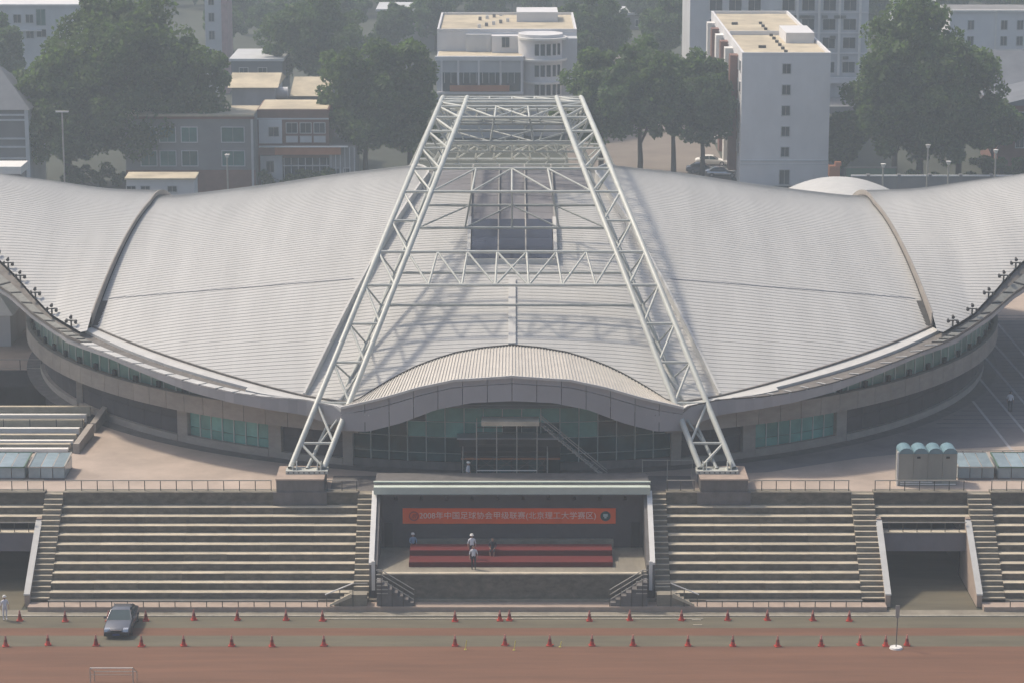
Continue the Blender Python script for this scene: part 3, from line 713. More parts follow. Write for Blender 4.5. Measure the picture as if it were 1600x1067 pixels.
for row in (0, 1):
    for a, c in zip(fx[:-1], fx[1:]):
        b = MB(); m_ = 5
        for j in range(m_):
            x0 = a + .02 + (c - a - .04) * j / m_; x1 = a + .02 + (c - a - .04) * (j + 1) / m_
            def zz(x, u): return LB(abs(x)) + (LT(abs(x)) - .13 - LB(abs(x))) * u
            u0, u1 = (0.0, .74) if row == 0 else (.76, 1.0); rr = 44.0 if row == 0 else 43.96
            b.hexa([(x0, circ(rr, x0), zz(x0, u0)), (x1, circ(rr, x1), zz(x1, u0)), (x1, circ(rr - .12, x1), zz(x1, u0)), (x0, circ(rr - .12, x0), zz(x0, u0))],
                   [(x0, circ(rr, x0), zz(x0, u1)), (x1, circ(rr, x1), zz(x1, u1)), (x1, circ(rr - .12, x1), zz(x1, u1)), (x0, circ(rr - .12, x0), zz(x0, u1))])
        b.build('fascia_panel', M_fascia, hall)
b = MB()
for a, c in zip(xs[:-1], xs[1:]):
    b.quad((a, circ(43.95, a), LB(abs(a)) + .02), (c, circ(43.95, c), LB(abs(c)) + .02), (c * 41 / 44, circ(40.65, c * 41 / 44), LB(abs(c)) + .45), (a * 41 / 44, circ(40.65, a * 41 / 44), LB(abs(a)) + .45))
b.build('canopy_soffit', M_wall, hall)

# ring wall, band, glazing
def arc(b, R, a0, a1, z0, z1, th, n=1):
    for i in range(n):
        p, q = (math.radians(a0 + (a1 - a0) * k / n) for k in (i, i + 1))
        f = lambda r, a, z: (r * math.sin(a), CY - r * math.cos(a), z)
        b.hexa([f(R, p, z0), f(R, q, z0), f(R - th, q, z0), f(R - th, p, z0)], [f(R, p, z1), f(R, q, z1), f(R - th, q, z1), f(R - th, p, z1)])
GA = 16.8                                               # half angle of the entrance glazing
WA0, WA1 = 26.4, 37.2                                   # side windows
for s in (-1, 1):
    def seg(name, m, R, a, c, z0, z1, th, n):
        b = MB(); a, c = (s * a, s * c) if s > 0 else (s * c, s * a); arc(b, R, a, c, z0, z1, th, n); return b.build(name, m, hall)
    a = GA
    # stone wall slabs, each a piece
    def stone(a0, a1, z0, z1, rows, step=2.9):
        n = max(1, round((a1 - a0) / step)); da = (a1 - a0) / n; dz = (z1 - z0) / rows
        for i in range(n):
            for k in range(rows): seg('stone_slab', M_wall, 40.62, a0 + da * i + .02, a0 + da * (i + 1) - .02, z0 + dz * k + .012, z0 + dz * (k + 1) - .012, .1, 1)
    seg('wall', M_dark, 40.5, GA, WA0, 0, 9.4, .4, 6); seg('wall', M_dark, 40.5, WA1, 100, 0, 9.4, .4, 30); seg('wall', M_dark, 40.5, WA0, WA1, 0, 6.6, .4, 6)
    stone(GA + 1.0, WA0 - 1.6, 6.5, 8.9, 2); stone(WA1 + 1.6, 96, 6.5, 8.9, 2)
    stone(44, 96, .3, 6.5, 3, 4) if s < 0 else None
    seg('wall_pier', M_band, 40.9, GA - .1, GA + 1.0, 6, 10.2, .5, 1); seg('wall_pier', M_band, 40.9, WA0 - 1.5, WA0, 6, 8.8, .5, 1); seg('wall_pier', M_band, 40.9, WA1, WA1 + 1.5, 6, 8.8, .5, 1)
    seg('wall_plinth', M_band, 40.95, WA1 + 1.5, 96, 6, 6.5, .4, 24); seg('wall_plinth', M_band, 40.95, GA + 1.0, WA0 - 1.5, 6, 6.5, .4, 4)
    wv = seg('side_window', M_band, 40.95, WA0, WA1, 6, 6.6, .4, 4)
    n = 7; da = (WA1 - WA0) / n
    for i in range(n):
        for z0, z1 in ((6.62, 7.25), (7.29, 8.8)):
            b = MB(); p, q = WA0 + da * i + .08, WA0 + da * (i + 1) - .08; p, q = (p, q) if s > 0 else (-q, -p); arc(b, 40.6, p, q, z0, z1, .05); b.build('window_pane', M_teal, wv)
        b = MB(); p = s * (WA0 + da * i); arc(b, 40.66, p - .06, p + .06, 6.6, 8.8, .1); b.build('mullion', M_mull, wv)
    # balcony band, one piece per panel
    n = 32; a0, a1 = 15.5, 98.0; da = (a1 - a0) / n
    for i in range(n): seg('band_panel', M_band, 42.0, a0 + da * i + .03, a0 + da * (i + 1) - .03, 8.8, 10.15, .3, 2)
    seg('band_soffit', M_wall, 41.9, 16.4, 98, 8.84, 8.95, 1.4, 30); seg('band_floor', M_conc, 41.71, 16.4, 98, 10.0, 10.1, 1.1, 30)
    # ring glazing above the band
    a0, a1 = 21.0, 97.0; n = 40; da = (a1 - a0) / n
    for i in range(n):
        am = math.radians(a0 + da * (i + .5)); x = 41.3 * math.sin(am); zt = max(10.3, min(15.0, FB(min(x * 1.08, 35)) + (0 if x < 32 else (x - 32) * .25)))
        if zt < 10.5: continue
        o = seg('ring_pane', M_teal2, 41.3, a0 + da * i + .1, a0 + da * (i + 1) - .1, 10.12, zt, .06, 1)
        b = MB(); p = s * (a0 + da * i); arc(b, 41.36, p - .08, p + .08, 10.1, zt, .14); b.build('ring_mullion', M_mull, hall)
        if i % 2 == 0:
            b = MB(); p = s * (a0 + da * i + .5); arc(b, 41.6, p - .25, p + .25, 10.12, 10.6, .2); b.build('balcony_bracket', M_black, hall)
# rear half closed simply
b = MB(); arc(b, 40.5, 100, 260, 0, 13, .4, 50); b.build('rear_wall', M_wall, hall)
b = MB(); arc(b, 42, 98, 262, 8.8, 10.15, 1.2, 50); b.build('rear_band', M_band, hall)
# entrance glazing: panes by column and row
cw = MB(); n = 17; da = 2 * GA / n
arc(cw, 40.72, -GA, GA, 6.0, 6.6, .3, 10)
cwall = cw.build('curtain_wall', M_granite, hall)
zr = [6.62, 7.25, 8.46, 9.62, 10.8, 12.2]
for i in range(n):
    am = math.radians(-GA + da * (i + .5)); x = abs(40.6 * math.sin(am)); zmax = LB(x * 1.07) + .4
    for k in range(5):
        z0, z1 = zr[k] + .02, min(zr[k + 1], zmax) - .02
        if z1 - z0 < .12: continue
        teal = (k >= 2 and (x > 3.0 and x < 6.3)) or (k == 3 and x < 6.4) or (k == 2 and x < 7 and RND.random() < .5)
        b = MB(); arc(b, 40.6, -GA + da * i + .05, -GA + da * (i + 1) - .05, z0, z1, .05)
        b.build('glass_pane', M_teal if teal else M_glass, cwall)
    if i:
        b = MB(); p = -GA + da * i; arc(b, 40.68, p - .045, p + .045, 6.6, zmax, .12); b.build('mullion', M_mull, cwall)
for z in zr[1:4]:
    b = MB(); arc(b, 40.66, -GA, GA, z - .018, z + .018, .08, 17); b.build('transom', M_mull, cwall)
# dark interior behind the glass so nothing shines through
b = MB()
for i in range(34):
    p = -GA + GA * i / 17; am = math.radians(p + GA / 34); arc(b, 40.4, p, p + GA / 17, 6.0, min(12.2, LB(abs(40.4 * math.sin(am)) * 1.07) + .42), .1)
b.build('inner_lining', M_dark, cwall)

# ============================================================ ARCH FRAME
AX0, AX1, AZ0, AZ1, SPAN = 5.0, 14.75, 7.45, 27.75, 45.2
def ctr(u, side):
    y = CY - SPAN * u; z = AZ1 - (AZ1 - AZ0) * abs(u) ** 2.05; k = F / (y * _c + (H - z) * _s)
    x = (89 + (.40 if u >= 0 else .47) * (rowof(0, y, z) - 153)) / k
    return Vector((side * x, y, z))
def wid(u): return 2.15 + .25 * u * u
def chords(u, side):
    c = ctr(u, side); h = wid(u) / 2; o = c + Vector((side * h, 0, 0)); i = c - Vector((side * h, 0, 0))
    tn = (ctr(u + .01, side) - ctr(u - .01, side)).normalized()
    nn = Vector((1, 0, 0)).cross(tn); nn = nn if nn.z < 0 else -nn
    dep = 2.1 * min(1.0, (1.0 - abs(u)) * 5 + .05); l = c + nn.normalized() * dep
    return o, i, l
rows = [152, 167, 184, 206, 232, 264, 300, 345, 394, 446, 506, 566, 629, 692, 733]
def u_of_row(r):
    a, b_ = 0.0, 1.0
    for _ in range(40):
        m_ = (a + b_) / 2; c = ctr(m_, 1)
        if rowof(*c) < r: a = m_
        else: b_ = m_
    return a
US = [0.0] + [u_of_row(r) for r in rows[1:]]; US[-1] = 1.0
U_ALL = [-u for u in US[::-1]] + US[1:]
arch = thing('arch_frame', 'huge white tubular steel arch of two leaning trusses straddling the hall roof', 'steel arch', (0, CY, 6))
for side in (-1, 1):
    fu = np.linspace(-1, 1, 81)
    b = MB(); b.sweep([chords(u, side)[0] for u in fu], .215, 12); at_ = b.build('arch_truss', M_white, arch)
    b = MB(); b.sweep([chords(u, side)[1] for u in fu], .215, 12); b.build('chord', M_white, at_)
    b = MB(); b.sweep([chords(u, side)[2] for u in fu], .13, 10); b.build('chord', M_brace, at_)
    for k, (u0, u1) in enumerate(zip(U_ALL[:-1], U_ALL[1:])):
        o0, i0, l0 = chords(u0, side); o1, i1, l1 = chords(u1, side)
        if k: ptube('strut', M_white, at_, o0, i0, .10)
        front = u0 >= 0
        (p, q) = (o0, i1) if front else (o1, i0)
        ptube('brace', M_white, at_, p, q, .10)
        if abs(u0) < .97 and abs(u1) < .97:
            ptube('brace', M_brace, at_, l0, o0, .075); ptube('brace', M_brace, at_, i0, l1, .085)
        else:
            ptube('brace', M_brace, at_, (l0 + l1) / 2, (o0 + i1) / 2, .075)
    for uu in (-1, 1):
        c = ctr(uu, side); b = MB(); b.box(c.x - 1.5, c.x + 1.5, c.y - .55, c.y + .65, 7.15 if uu > 0 else 6.0, 7.38)
        bp = b.build('base_plate', M_white, at_)
        if uu > 0:
            for i in range(8): pbox('bolt', M_raild, bp, c.x - 1.3 + .37 * i - .05, c.x - 1.3 + .37 * i + .05, c.y - .60, c.y - .55, 7.22, 7.31)
            for dx in (-1.0, -.75, 1.0, .75): 
                g = MB(); g.hexa([(c.x + dx - .03, c.y - .4, 7.38), (c.x + dx + .03, c.y - .4, 7.38), (c.x + dx + .03, c.y + .4, 7.38), (c.x + dx - .03, c.y + .4, 7.38)], [(c.x + dx - .03, c.y - .05, 7.95), (c.x + dx + .03, c.y - .05, 7.95), (c.x + dx + .03, c.y + .15, 7.95), (c.x + dx - .03, c.y + .15, 7.95)]); g.build('gusset', M_white, bp)
def cross(ua, ub, posts, style, lower=0., r=.12):
    "cross truss between the arches, lying in the arch surface between stations ua and ub; optional lower face"
    La, Ra = chords(ua, -1)[0], chords(ua, 1)[0]; Lb, Rb = chords(ub, -1)[0], chords(ub, 1)[0]
    La, Ra, Lb, Rb = (v.copy() for v in (La, Ra, Lb, Rb))
    b = MB(); b.tube(La, Ra, r, 10); ct = b.build('cross_truss', M_white, arch)
    ptube('chord', M_white, ct, Lb, Rb, r)
    Ia, Ja = chords(ua, -1)[1], chords(ua, 1)[1]; Ib, Jb = chords(ub, -1)[1], chords(ub, 1)[1]
    def pts(I, J, n): return [I.lerp(J, k / n) for k in range(n + 1)]
    def lace(P, Q, m, rr):
        n = len(P) - 1
        if style == 'peak':                                  # diagonals rising to the middle
            for k in range(1, n): ptube('post', m, ct, P[k], Q[k], rr)
            for k in range(n): ptube('brace', m, ct, *((Q[k], P[k + 1]) if k < n / 2 else (P[k], Q[k + 1])), rr)
        else:                                                # posts with crossing in the middle bay
            for k in range(1, n): ptube('post', m, ct, P[k], Q[k], rr)
            for k in range(n):
                if k == n // 2: ptube('brace', m, ct, P[k], Q[k + 1], rr); ptube('brace', m, ct, Q[k], P[k + 1], rr)
                elif k < n // 2: ptube('brace', m, ct, *((P[k], Q[k + 1])), rr)
                else: ptube('brace', m, ct, *((Q[k], P[k + 1])), rr)
    P, Q = pts(Ia, Ja, posts), pts(Ib, Jb, posts)
    lace(P, Q, M_white, .085)
    if lower:
        dz = Vector((0, 0, -max(0, lower - 2.0))); P2 = [v + dz for v in pts(chords(ua, -1)[2], chords(ua, 1)[2], posts)]; Q2 = [v + dz for v in pts(chords(ub, -1)[2], chords(ub, 1)[2], posts)]
        ptube('chord', M_brace, ct, P2[0], P2[-1], .11); ptube('chord', M_brace, ct, Q2[0], Q2[-1], .11)
        if lower > 1.5: lace(P2, Q2, M_brace, .075)
        for k in range(1, posts if lower > 1.5 else 0):
            if k % 2 == 0 or posts <= 5: ptube('brace', M_brace, ct, P[k], P2[k], .07); ptube('brace', M_brace, ct, Q[k], Q2[k], .07)
        for k in range(posts if ua < 0 else 0): ptube('brace', M_brace, ct, P[k] if k < posts / 2 else P[k + 1], P2[k + 1] if k < posts / 2 else P2[k], .07)
cross(US[1], US[2], 3, 'x', 1.9)
cross(US[5], US[6], 4, 'peak', 3.1)
cross(US[8], US[9], 7, 'x', .9)
cross(-US[2], -US[1], 4, 'peak', 1.9)
cross(-US[6], -US[5], 6, 'peak', 3.1)
cross(-US[9], -US[8], 8, 'x', 1.2)
b = MB(); b.tube(chords(0, -1)[0], chords(0, 1)[0], .17, 10); tp = b.build('top_tie', M_white, arch)
# struts standing on the roof between wings and arch
for side in (-1, 1):
    for u in (.76,):
        l = chords(u, side)[2]; x = l.x - side * .2; y = l.y + .3; z = zctr(x, y) - .2
        if l.z > z + .4: ptube('prop', M_brace, arch, l, (x, y, z), .11)

# ============================================================ floodlights on the eaves
def flood_proto(at, label):
    t = thing('floodlight_cluster', label, 'floodlight', at, 'floodlight clusters along the eaves')
    x, y, z = at
    ptube('post', M_raild, t, (x, y, z), (x, y, z + .5), .07)
    ptube('cross_bar', M_raild, t, (x - .4, y, z + .45), (x + .4, y, z + .45), .05)
    for dx, dz in ((-.36, .5), (.36, .42), (0, .8)):
        b = MB(); b.tube((x + dx, y + .12, z + dz), (x + dx, y - .16, z + dz - .1), .09, 10, .135); b.build('lamp_head', M_gutter, t)
    return t
fp = None
names = ['nearest the roof step', 'second from the roof step', 'third from the roof step', 'fourth from the roof step', 'fifth from the roof step']
for side, sn in ((-1, 'left'), (1, 'right')):
    for j, x in enumerate((34.0, 35.9, 37.6, 39.2, 40.5, 41.9)):
        if side > 0 and j == 5: continue
        at = (side * (x + .1), tipY(x) + .15, tipZ(x) + .05)
        lab = f'dark floodlight cluster on the {sn} eave, ' + (names[j] if j < 5 else 'at the very edge of the view')
        if fp is None: fp = flood_proto(at, lab)
        else: copy_tree(fp, at, lab)

# ============================================================ entrance: vestibule, scaffold, stair
t = thing('entrance_porch', 'grey entrance porch with dark doors and an orange stripe', 'porch', (0, 189.5, 6))
pbox('porch_body', M_dark, t, -3.7, 3.5, 189.0, 190.3, 6.0, 8.2)
pbox('porch_fascia', M_gutter, t, -3.85, 3.6, 188.9, 190.3, 8.2, 8.75)
pbox('porch_top', M_fascia, t, -4.0, 3.75, 188.85, 190.32, 8.75, 8.86)
pbox('orange_stripe', M_orange, t, -3.7, 3.5, 188.96, 188.99, 7.22, 7.36)
for i in range(6): pbox('door_leaf', M_glass, t, -3.6 + 1.2 * i, -2.5 + 1.2 * i, 188.95, 188.995, 6.02, 7.18)
t = thing('scaffold_tower', 'grey tube scaffold tower with a cream board on top, before the entrance', 'scaffold', (-.2, 187.6, 6))
yA, yB = 186.9, 188.3
for x in (-3.55, -2.55, -1.1, .35, 1.8, 2.55):
    for y in (yA, yB): 
        top = 10.5 if -3 < x < 2.0 else 8.4
        ptube('upright', M_rail, t, (x + (.25 if x == -2.55 else 0) * 0, y, 6), (x, y, top), .035)
for z in (7.0, 8.0, 8.9, 9.8):
    for y in (yA, yB): ptube('ledger', M_raild, t, (-3.55 if z < 8.5 else -2.55, y, z), (2.55 if z < 8.5 else 1.8, y, z), .03)
for x in (-2.55, -1.1, .35, 1.8):
    for z in (7.0, 8.0, 8.9): ptube('transom', M_raild, t, (x, yA, z), (x, yB, z), .03)
for xa, xb in ((-3.55, -2.55), (-2.55, -1.1), (-1.1, .35), (.35, 1.8), (1.8, 2.55)):
    for z0, z1 in ((6.05, 7.0), (7.0, 8.0)):
        for p, q in (((xa, z0), (xb, z1)), ((xb, z0), (xa, z1))): ptube('diagonal', M_raild, t, (p[0], yA, p[1]), (q[0], yA, q[1]), .022)
pbox('white_ledger', M_wht, t, -2.55, 1.8, yA - .06, yA - .03, 6.95, 7.02)
pbox('top_board', M_tread, t, -2.2, 1.95, yA - .1, yB, 10.55, 10.62); pbox('board_face', M_tread, t, -2.2, 1.95, yA - .14, yA - .1, 10.3, 10.62)
t = thing('scaffold_stair', 'steep lattice stair running down to the right from the scaffold tower', 'stairs', (4, 187.4, 6))
pa, pb = Vector((2.0, 187.2, 10.3)), Vector((6.9, 187.2, 6.15))
for dy in (0, .8):
    for dz in (0, .55): ptube('stringer', M_rail, t, pa + Vector((0, dy, dz)), pb + Vector((0, dy, dz)), .035)
for i in range(15):
    p = pa.lerp(pb, (i + .5) / 15); pbox('tread', M_rail, t, p.x - .13, p.x + .13, 187.2, 188.0, p.z - .02, p.z + .03)
    q = pa.lerp(pb, min(1, (i + 1.5) / 15)); ptube('lacing', M_raild, t, p, q + Vector((0, 0, .55)), .02)
t = thing('light_mast', 'thin poles with a bar standing right of the entrance stair', 'pole', (11.2, 187, 6))
for x in (11.2, 9.4, 13.0): ptube('pole', M_rail, t, (x, 187.2, 6), (x, 187.2, 7.7), .03)
ptube('bar', M_rail, t, (9.4, 187.2, 7.65), (13.0, 187.2, 7.65), .025)

# ============================================================ plaza furniture, right
t = thing('vaulted_booth', 'beige metal booth with four small blue vaulted roofs on the right plaza', 'booth', (29.8, 187.0, 6))
for i in range(4):
    x0 = 27.75 + 1.05 * i
    pbox('booth_panel', M_booth, t, x0 + .01, x0 + 1.04, 186.4, 187.9, 6.0, 8.35)
    b = MB(); n = 8; R_ = .52
    P = [(x0 + .525 + R_ * math.cos(math.pi * k / n), 8.36 + .42 * math.sin(math.pi * k / n)) for k in range(n + 1)]
    for (ax, az), (cx, cz) in zip(P[:-1], P[1:]): b.quad((ax, 186.3, az), (cx, 186.3, cz), (cx, 188.0, cz), (ax, 188.0, az))
    b.add([(x, 186.32, z) for x, z in P], [tuple(range(n + 1))]); b.add([(x, 187.98, z) for x, z in P], [tuple(range(n + 1))[::-1]]); b.build('vault_roof', M_vault, t)
pbox('booth_corner', M_wht, t, 27.62, 27.745, 186.33, 186.5, 6, 8.5); pbox('booth_base', M_wht, t, 27.9, 31.9, 186.34, 186.39, 6.05, 6.13)
pbox('booth_base', M_wht, t, 27.9, 30.2, 186.34, 186.39, 6.22, 6.28)
for i in (1, 3): pbox('vent', M_black, t, 28.6 + 1.05 * (i - 0) - .6, 28.6 + 1.05 * i - .35, 186.36, 186.395, 8.0, 8.15)
def hood(x0, x1, m, fm, label):
    t = thing('glass_hood', label, 'glass hood', ((x0 + x1) / 2, 188, 6), 'low glass hoods on the plaza')
    pbox('hood_base', M_granite, t, x0, x1, 187.9, 191.3, 6, 6.12)
    n = max(2, round((x1 - x0) / .9)); dx = (x1 - x0) / n
    for i in range(n):
        xa, xb = x0 + dx * i + .03, x0 + dx * (i + 1) - .03
        pbox('hood_pane', m, t, xa, xb, 187.98, 188.02, 6.12, 6.9)
        b = MB(); b.hexa([(xa, 188.03, 6.92), (xb, 188.03, 6.92), (xb, 191.2, 7.12), (xa, 191.2, 7.12)], [(xa, 188.03, 6.96), (xb, 188.03, 6.96), (xb, 191.2, 7.16), (xa, 191.2, 7.16)]); b.build('roof_pane', m, t)
    for x in (x0, x1): pbox('side_pane', m, t, x - .02, x + .02, 188.03, 191.2, 6.12, 6.9)
    pbox('hood_frame', fm, t, x0 - .04, x1 + .04, 187.93, 187.975, 6.88, 6.96); pbox('hood_frame', fm, t, x0 - .04, x1 + .04, 191.2, 191.26, 7.08, 7.2)
    for x in (x0, x1): b = MB(); b.hexa([(x - .05, 187.98, 6.92), (x + .05, 187.98, 6.92), (x + .05, 191.2, 7.1), (x - .05, 191.2, 7.1)], [(x - .05, 187.98, 7.0), (x + .05, 187.98, 7.0), (x + .05, 191.2, 7.2), (x - .05, 191.2, 7.2)]); b.build('hood_frame', fm, t)
hood(32.3, 34.9, M_hood, M_rail, 'pale blue glass hood right of the vaulted booth')
hood(35.2, 41.0, M_hood, M_hoodg, 'green framed glass hood at the right edge of the plaza')
hood(-35.0, -32.4, M_hood, M_rail, 'pale blue glass hood on the left plaza above the left tunnel')
hood(-41.0, -35.3, M_hood, M_hoodg, 'green framed glass hood at the left edge of the plaza')
railing('railing', 32, 44, 193.4, 6.0, .7, 'thin railing behind the glass hoods on the right plaza', 'railings on the plaza', 1.6, False)

# ============================================================ left: sunken court, terraces, pavilion
t = thing('louvred_terrace', 'low terrace of long parallel concrete beams before the sunken court', 'terrace', (-40, 200, 6))
pbox('terrace_bed', M_dark, t, -60, -33.0, 195.4, 207.2, 6.005, 6.05)
for i, (y, z) in enumerate(((195.5, .25), (196.5, .35), (197.9, .25), (199.3, .35), (200.9, .45), (203.2, .55), (204.6, .6), (206.6, .75))):
    pbox('terrace_beam', M_tread if i % 2 else M_wht, t, -60, -33.4 - .0 * i, y, y + .45, 6.05, 6.05 + z)
for a, c in (((-32.5, 195.3), (-32.2, 200.6)), ((-32.2, 201.6), (-31.9, 206.8))):
    b = MB(); b.hexa([(a[0] - .45, a[1], 6), (a[0], a[1], 6), (c[0], c[1], 6), (c[0] - .45, c[1], 6)], [(a[0] - .45, a[1], 6.75), (a[0], a[1], 6.75), (c[0], c[1], 6.95), (c[0] - .45, c[1], 6.95)]); b.build('terrace_wall', M_band, t)
railing('railing', -60, -33.3, 202.4, 6.1, .75, 'railing running along the louvred terrace on the left', 'railings on the plaza', 2.0)
railing('railing', -60, -34.6, 222.95, 6.0, .85, 'railing on the far rim of the sunken court at the left', 'railings on the plaza', 1.8)
t = thing('court_column', 'pale round columns beside the hall wall in the sunken court', 'column', (-34.3, 209.5, 0))
pbox('shaft', M_band, t, -34.9, -34.4, 209.3, 209.8, 0, 8.7)
t = thing('white_pavilion', 'grey box pavilion with a white hipped roof left of the hall', 'pavilion', (-50, 236, 6))
pbox('pavilion_wall', M_bpale, t, -60, -44.3, 232, 241.5, 6, 8.75)
b = MB(); x0, x1, y0, y1 = -60.2, -44.0, 231.8, 241.7
b.add([(x0, y0, 8.77), (x1, y0, 8.77), (x1, y1, 8.77), (x0, y1, 8.77), (-55, 236.7, 11.2), (-47, 236.7, 11.2)], [(0, 1, 5, 4), (1, 2, 5), (2, 3, 4, 5), (3, 0, 4), (3, 2, 1, 0)]); b.build('pavilion_roof', M_wht, t)

# ============================================================ PEOPLE
def person(label, at, face, shirt, trous, pose='stand', hat=None, bare_legs=False, lean=0.):
    """one continuous skinned body; standing or seated; built at true size"""
    P = {}; E = []
    def V(n, p, r): P[n] = (Vector(p), r)
    sit = pose == 'sit'; hz = .50 if sit else .92
    V('pel', (0, 0, hz), .135); V('waist', (0, -.01, hz + .17), .125); V('chest', (0, .0, hz + .36), .15); V('neck', (0, 0, hz + .53), .06); V('chin', (0, -.02, hz + .60), .07); V('head', (0, -.015, hz + .70), .10); V('crown', (0, 0, hz + .78), .07)
    E += [('pel', 'waist'), ('waist', 'chest'), ('chest', 'neck'), ('neck', 'chin'), ('chin', 'head'), ('head', 'crown')]
    for s, n in ((-1, 'L'), (1, 'R')):
        V('sh' + n, (s * .19, 0, hz + .46), .062)
        if sit: V('el' + n, (s * .25, -.06, hz + .20), .044); V('wr' + n, (s * .16, -.30, hz + .12), .032); V('ha' + n, (s * .13, -.38, hz + .11), .034)
        else: V('el' + n, (s * .27, .03, hz + .18), .044); V('wr' + n, (s * .27, -.08, hz - .05), .031); V('ha' + n, (s * .27, -.11, hz - .13), .034)
        E += [('chest', 'sh' + n), ('sh' + n, 'el' + n), ('el' + n, 'wr' + n), ('wr' + n, 'ha' + n)]
        V('hip' + n, (s * .095, 0, hz - .06), .098)
        if sit: V('kn' + n, (s * .14, -.44, hz - .02), .062); V('an' + n, (s * .13, -.46, .09), .042)
        else: V('kn' + n, (s * .11, -.03, .50), .062); V('an' + n, (s * .11, .02, .09), .042)
        a = P['an' + n][0]; V('toe' + n, (a.x, a.y - .17, .035), .038)
        E += [('pel', 'hip' + n), ('hip' + n, 'kn' + n), ('kn' + n, 'an' + n), ('an' + n, 'toe' + n)]
    names_ = list(P); me = bpy.data.meshes.new('person'); me.from_pydata([P[n][0] for n in names_], [(names_.index(a), names_.index(b_)) for a, b_ in E], [])
    tmp = bpy.data.objects.new('tmp', me); COL.objects.link(tmp); tmp.modifiers.new('s', 'SKIN'); sb = tmp.modifiers.new('d', 'SUBSURF'); sb.levels = 1; sb.render_levels = 1
    if not me.skin_vertices: me.skin_vertices_add() if hasattr(me, 'skin_vertices_add') else None
    lay = me.skin_vertices[0].data if me.skin_vertices else None
    if lay:
        for i, n in enumerate(names_): lay[i].radius = (P[n][1], P[n][1]); lay[i].use_root = (n == 'pel')
    dg = bpy.context.evaluated_depsgraph_get(); m2 = bpy.data.meshes.new_from_object(tmp.evaluated_get(dg)); bpy.data.objects.remove(tmp)
    vs_ = [v.co.copy() for v in m2.vertices]; fs_ = [tuple(p.vertices) for p in m2.polygons]
    b = MB(); b.smooth = True; b.add(vs_, fs_); b.m = []
    for f in fs_:
        c = sum((vs_[i] for i in f), Vector()) / len(f)
        if c.z > hz + .56: k = 3 if (c.y > .03 or c.z > hz + .75) else 2
        elif c.z < .075: k = 4
        elif abs(c.x) > .19 and not sit and c.z < hz + .14: k = 2
        elif sit and c.y < -.26 and c.z > hz + .06: k = 2
        elif c.z < hz + .03 and (abs(c.x) < .21): k = 1 if not (bare_legs and c.z < hz - .1) else 2
        elif c.z < hz + .08 and sit: k = 1
        else: k = 0
        b.m.append(k)
    # fingers, nose and ears grow out of the same mesh
    b.slot = 2; b.smooth = True
    for s, n in ((-1, 'L'), (1, 'R')):
        h = P['ha' + n][0]; w_ = P['wr' + n][0]; d = (h - w_).normalized()
        for k, ln in enumerate((.065, .075, .07, .055)):
            o = h + Vector((0, 0, 0)) + d * .02 + (Vector((0, 1, 0)) if not sit else Vector((1, 0, 0))) * (.022 * (k - 1.5)); k1 = o + d * ln * .55; k2 = k1 + (d + Vector((-s * .5, 0, -.2))).normalized() * ln * .5
            b.tube(o, k1, .009, 6); b.tube(k1, k2, .008, 6, .006)
        o = h + Vector((0, -.03, 0)); b.tube(h, o + d * .03, .012, 6); b.tube(o + d * .03, o + d * .065, .010, 6, .007)
        b.tube((s * .085, 0, hz + .68), (s * .105, .01, hz + .70), .022, 6)
    b.tube((0, -.10, hz + .70), (0, -.135, hz + .665), .012, 6, .017)
    b.slot = 3
    for s in (-1, 1): b.tube((s * .035, -.100, hz + .705), (s * .035, -.112, hz + .705), .011, 6)
    b.tube((-.025, -.098, hz + .63), (.025, -.098, hz + .63), .006, 6)
    R_ = Matrix.Rotation(face, 4, 'Z')
    b.v = [tuple(R_ @ Vector(p)) for p in b.v]
    me2 = b.mesh('person', [shirt, trous, M_skin, M_hair, M_black]); o = bpy.data.objects.new('person', me2); link(o, None, at); tag(o, label, 'person')
    if hat:
        g = MB(); z = hz + .75; g.tube((0, 0, z), (0, 0, z + .09), .125, 14, .09); g.tube((0, -.03, z - .012), (0, -.03, z), .145, 14)
        g.v = [tuple((R_ @ Vector(p)) + Vector(at)) for p in g.v]; g.build('cap', hat, o)
    return o
person('person in white clothes and white cap standing at the left tunnel mouth by the cones', (-34.4, 173.98, 0), .5, M_shirt, M_shirt, hat=M_wht)
person('person in white shirt and dark trousers standing at the front edge of the stage', (-2.66, 178.15, 2.3), .1, M_shirt, M_trous)
person('person in white shirt and white cap standing on the red podium behind another person', (-2.80, 179.6, 2.65), .2, M_shirt, M_trous, hat=M_wht)
person('person in black with bare legs sitting on the red podium', (-1.35, 180.55, 2.55), -.1, M_trous, M_trous, 'sit', bare_legs=True)
person('person in pale blue shirt sitting behind the left end of the red podium', (-7.0, 182.3, 2.35), .3, M_shirtb, M_trous, 'sit', hat=M_wht)
person('person in pale shirt, white cap and dark trousers standing beside the scaffold tower', (-3.15, 186.5, 6), 1.2, M_shirt, M_trous, hat=M_wht)
person('person in white shirt and black trousers standing alone on the dark paving at the right', (39.7, 208.1, 6.005), 2.6, M_shirt, M_trous)
t = thing('chair', 'small dark chair behind the left end of the red podium', 'chair', (-7.0, 182.4, 2.3))
pbox('seat', M_black, t, -7.22, -6.78, 182.2, 182.6, 2.68, 2.73); pbox('backrest', M_black, t, -7.22, -6.78, 182.6, 182.64, 2.78, 3.15)
for dx in (-.2, .2):
    for dy in (-.18, .18): ptube('leg', M_black, t, (-7 + dx, 182.4 + dy, 2.3), (-7 + dx, 182.4 + dy, 2.68), .015)

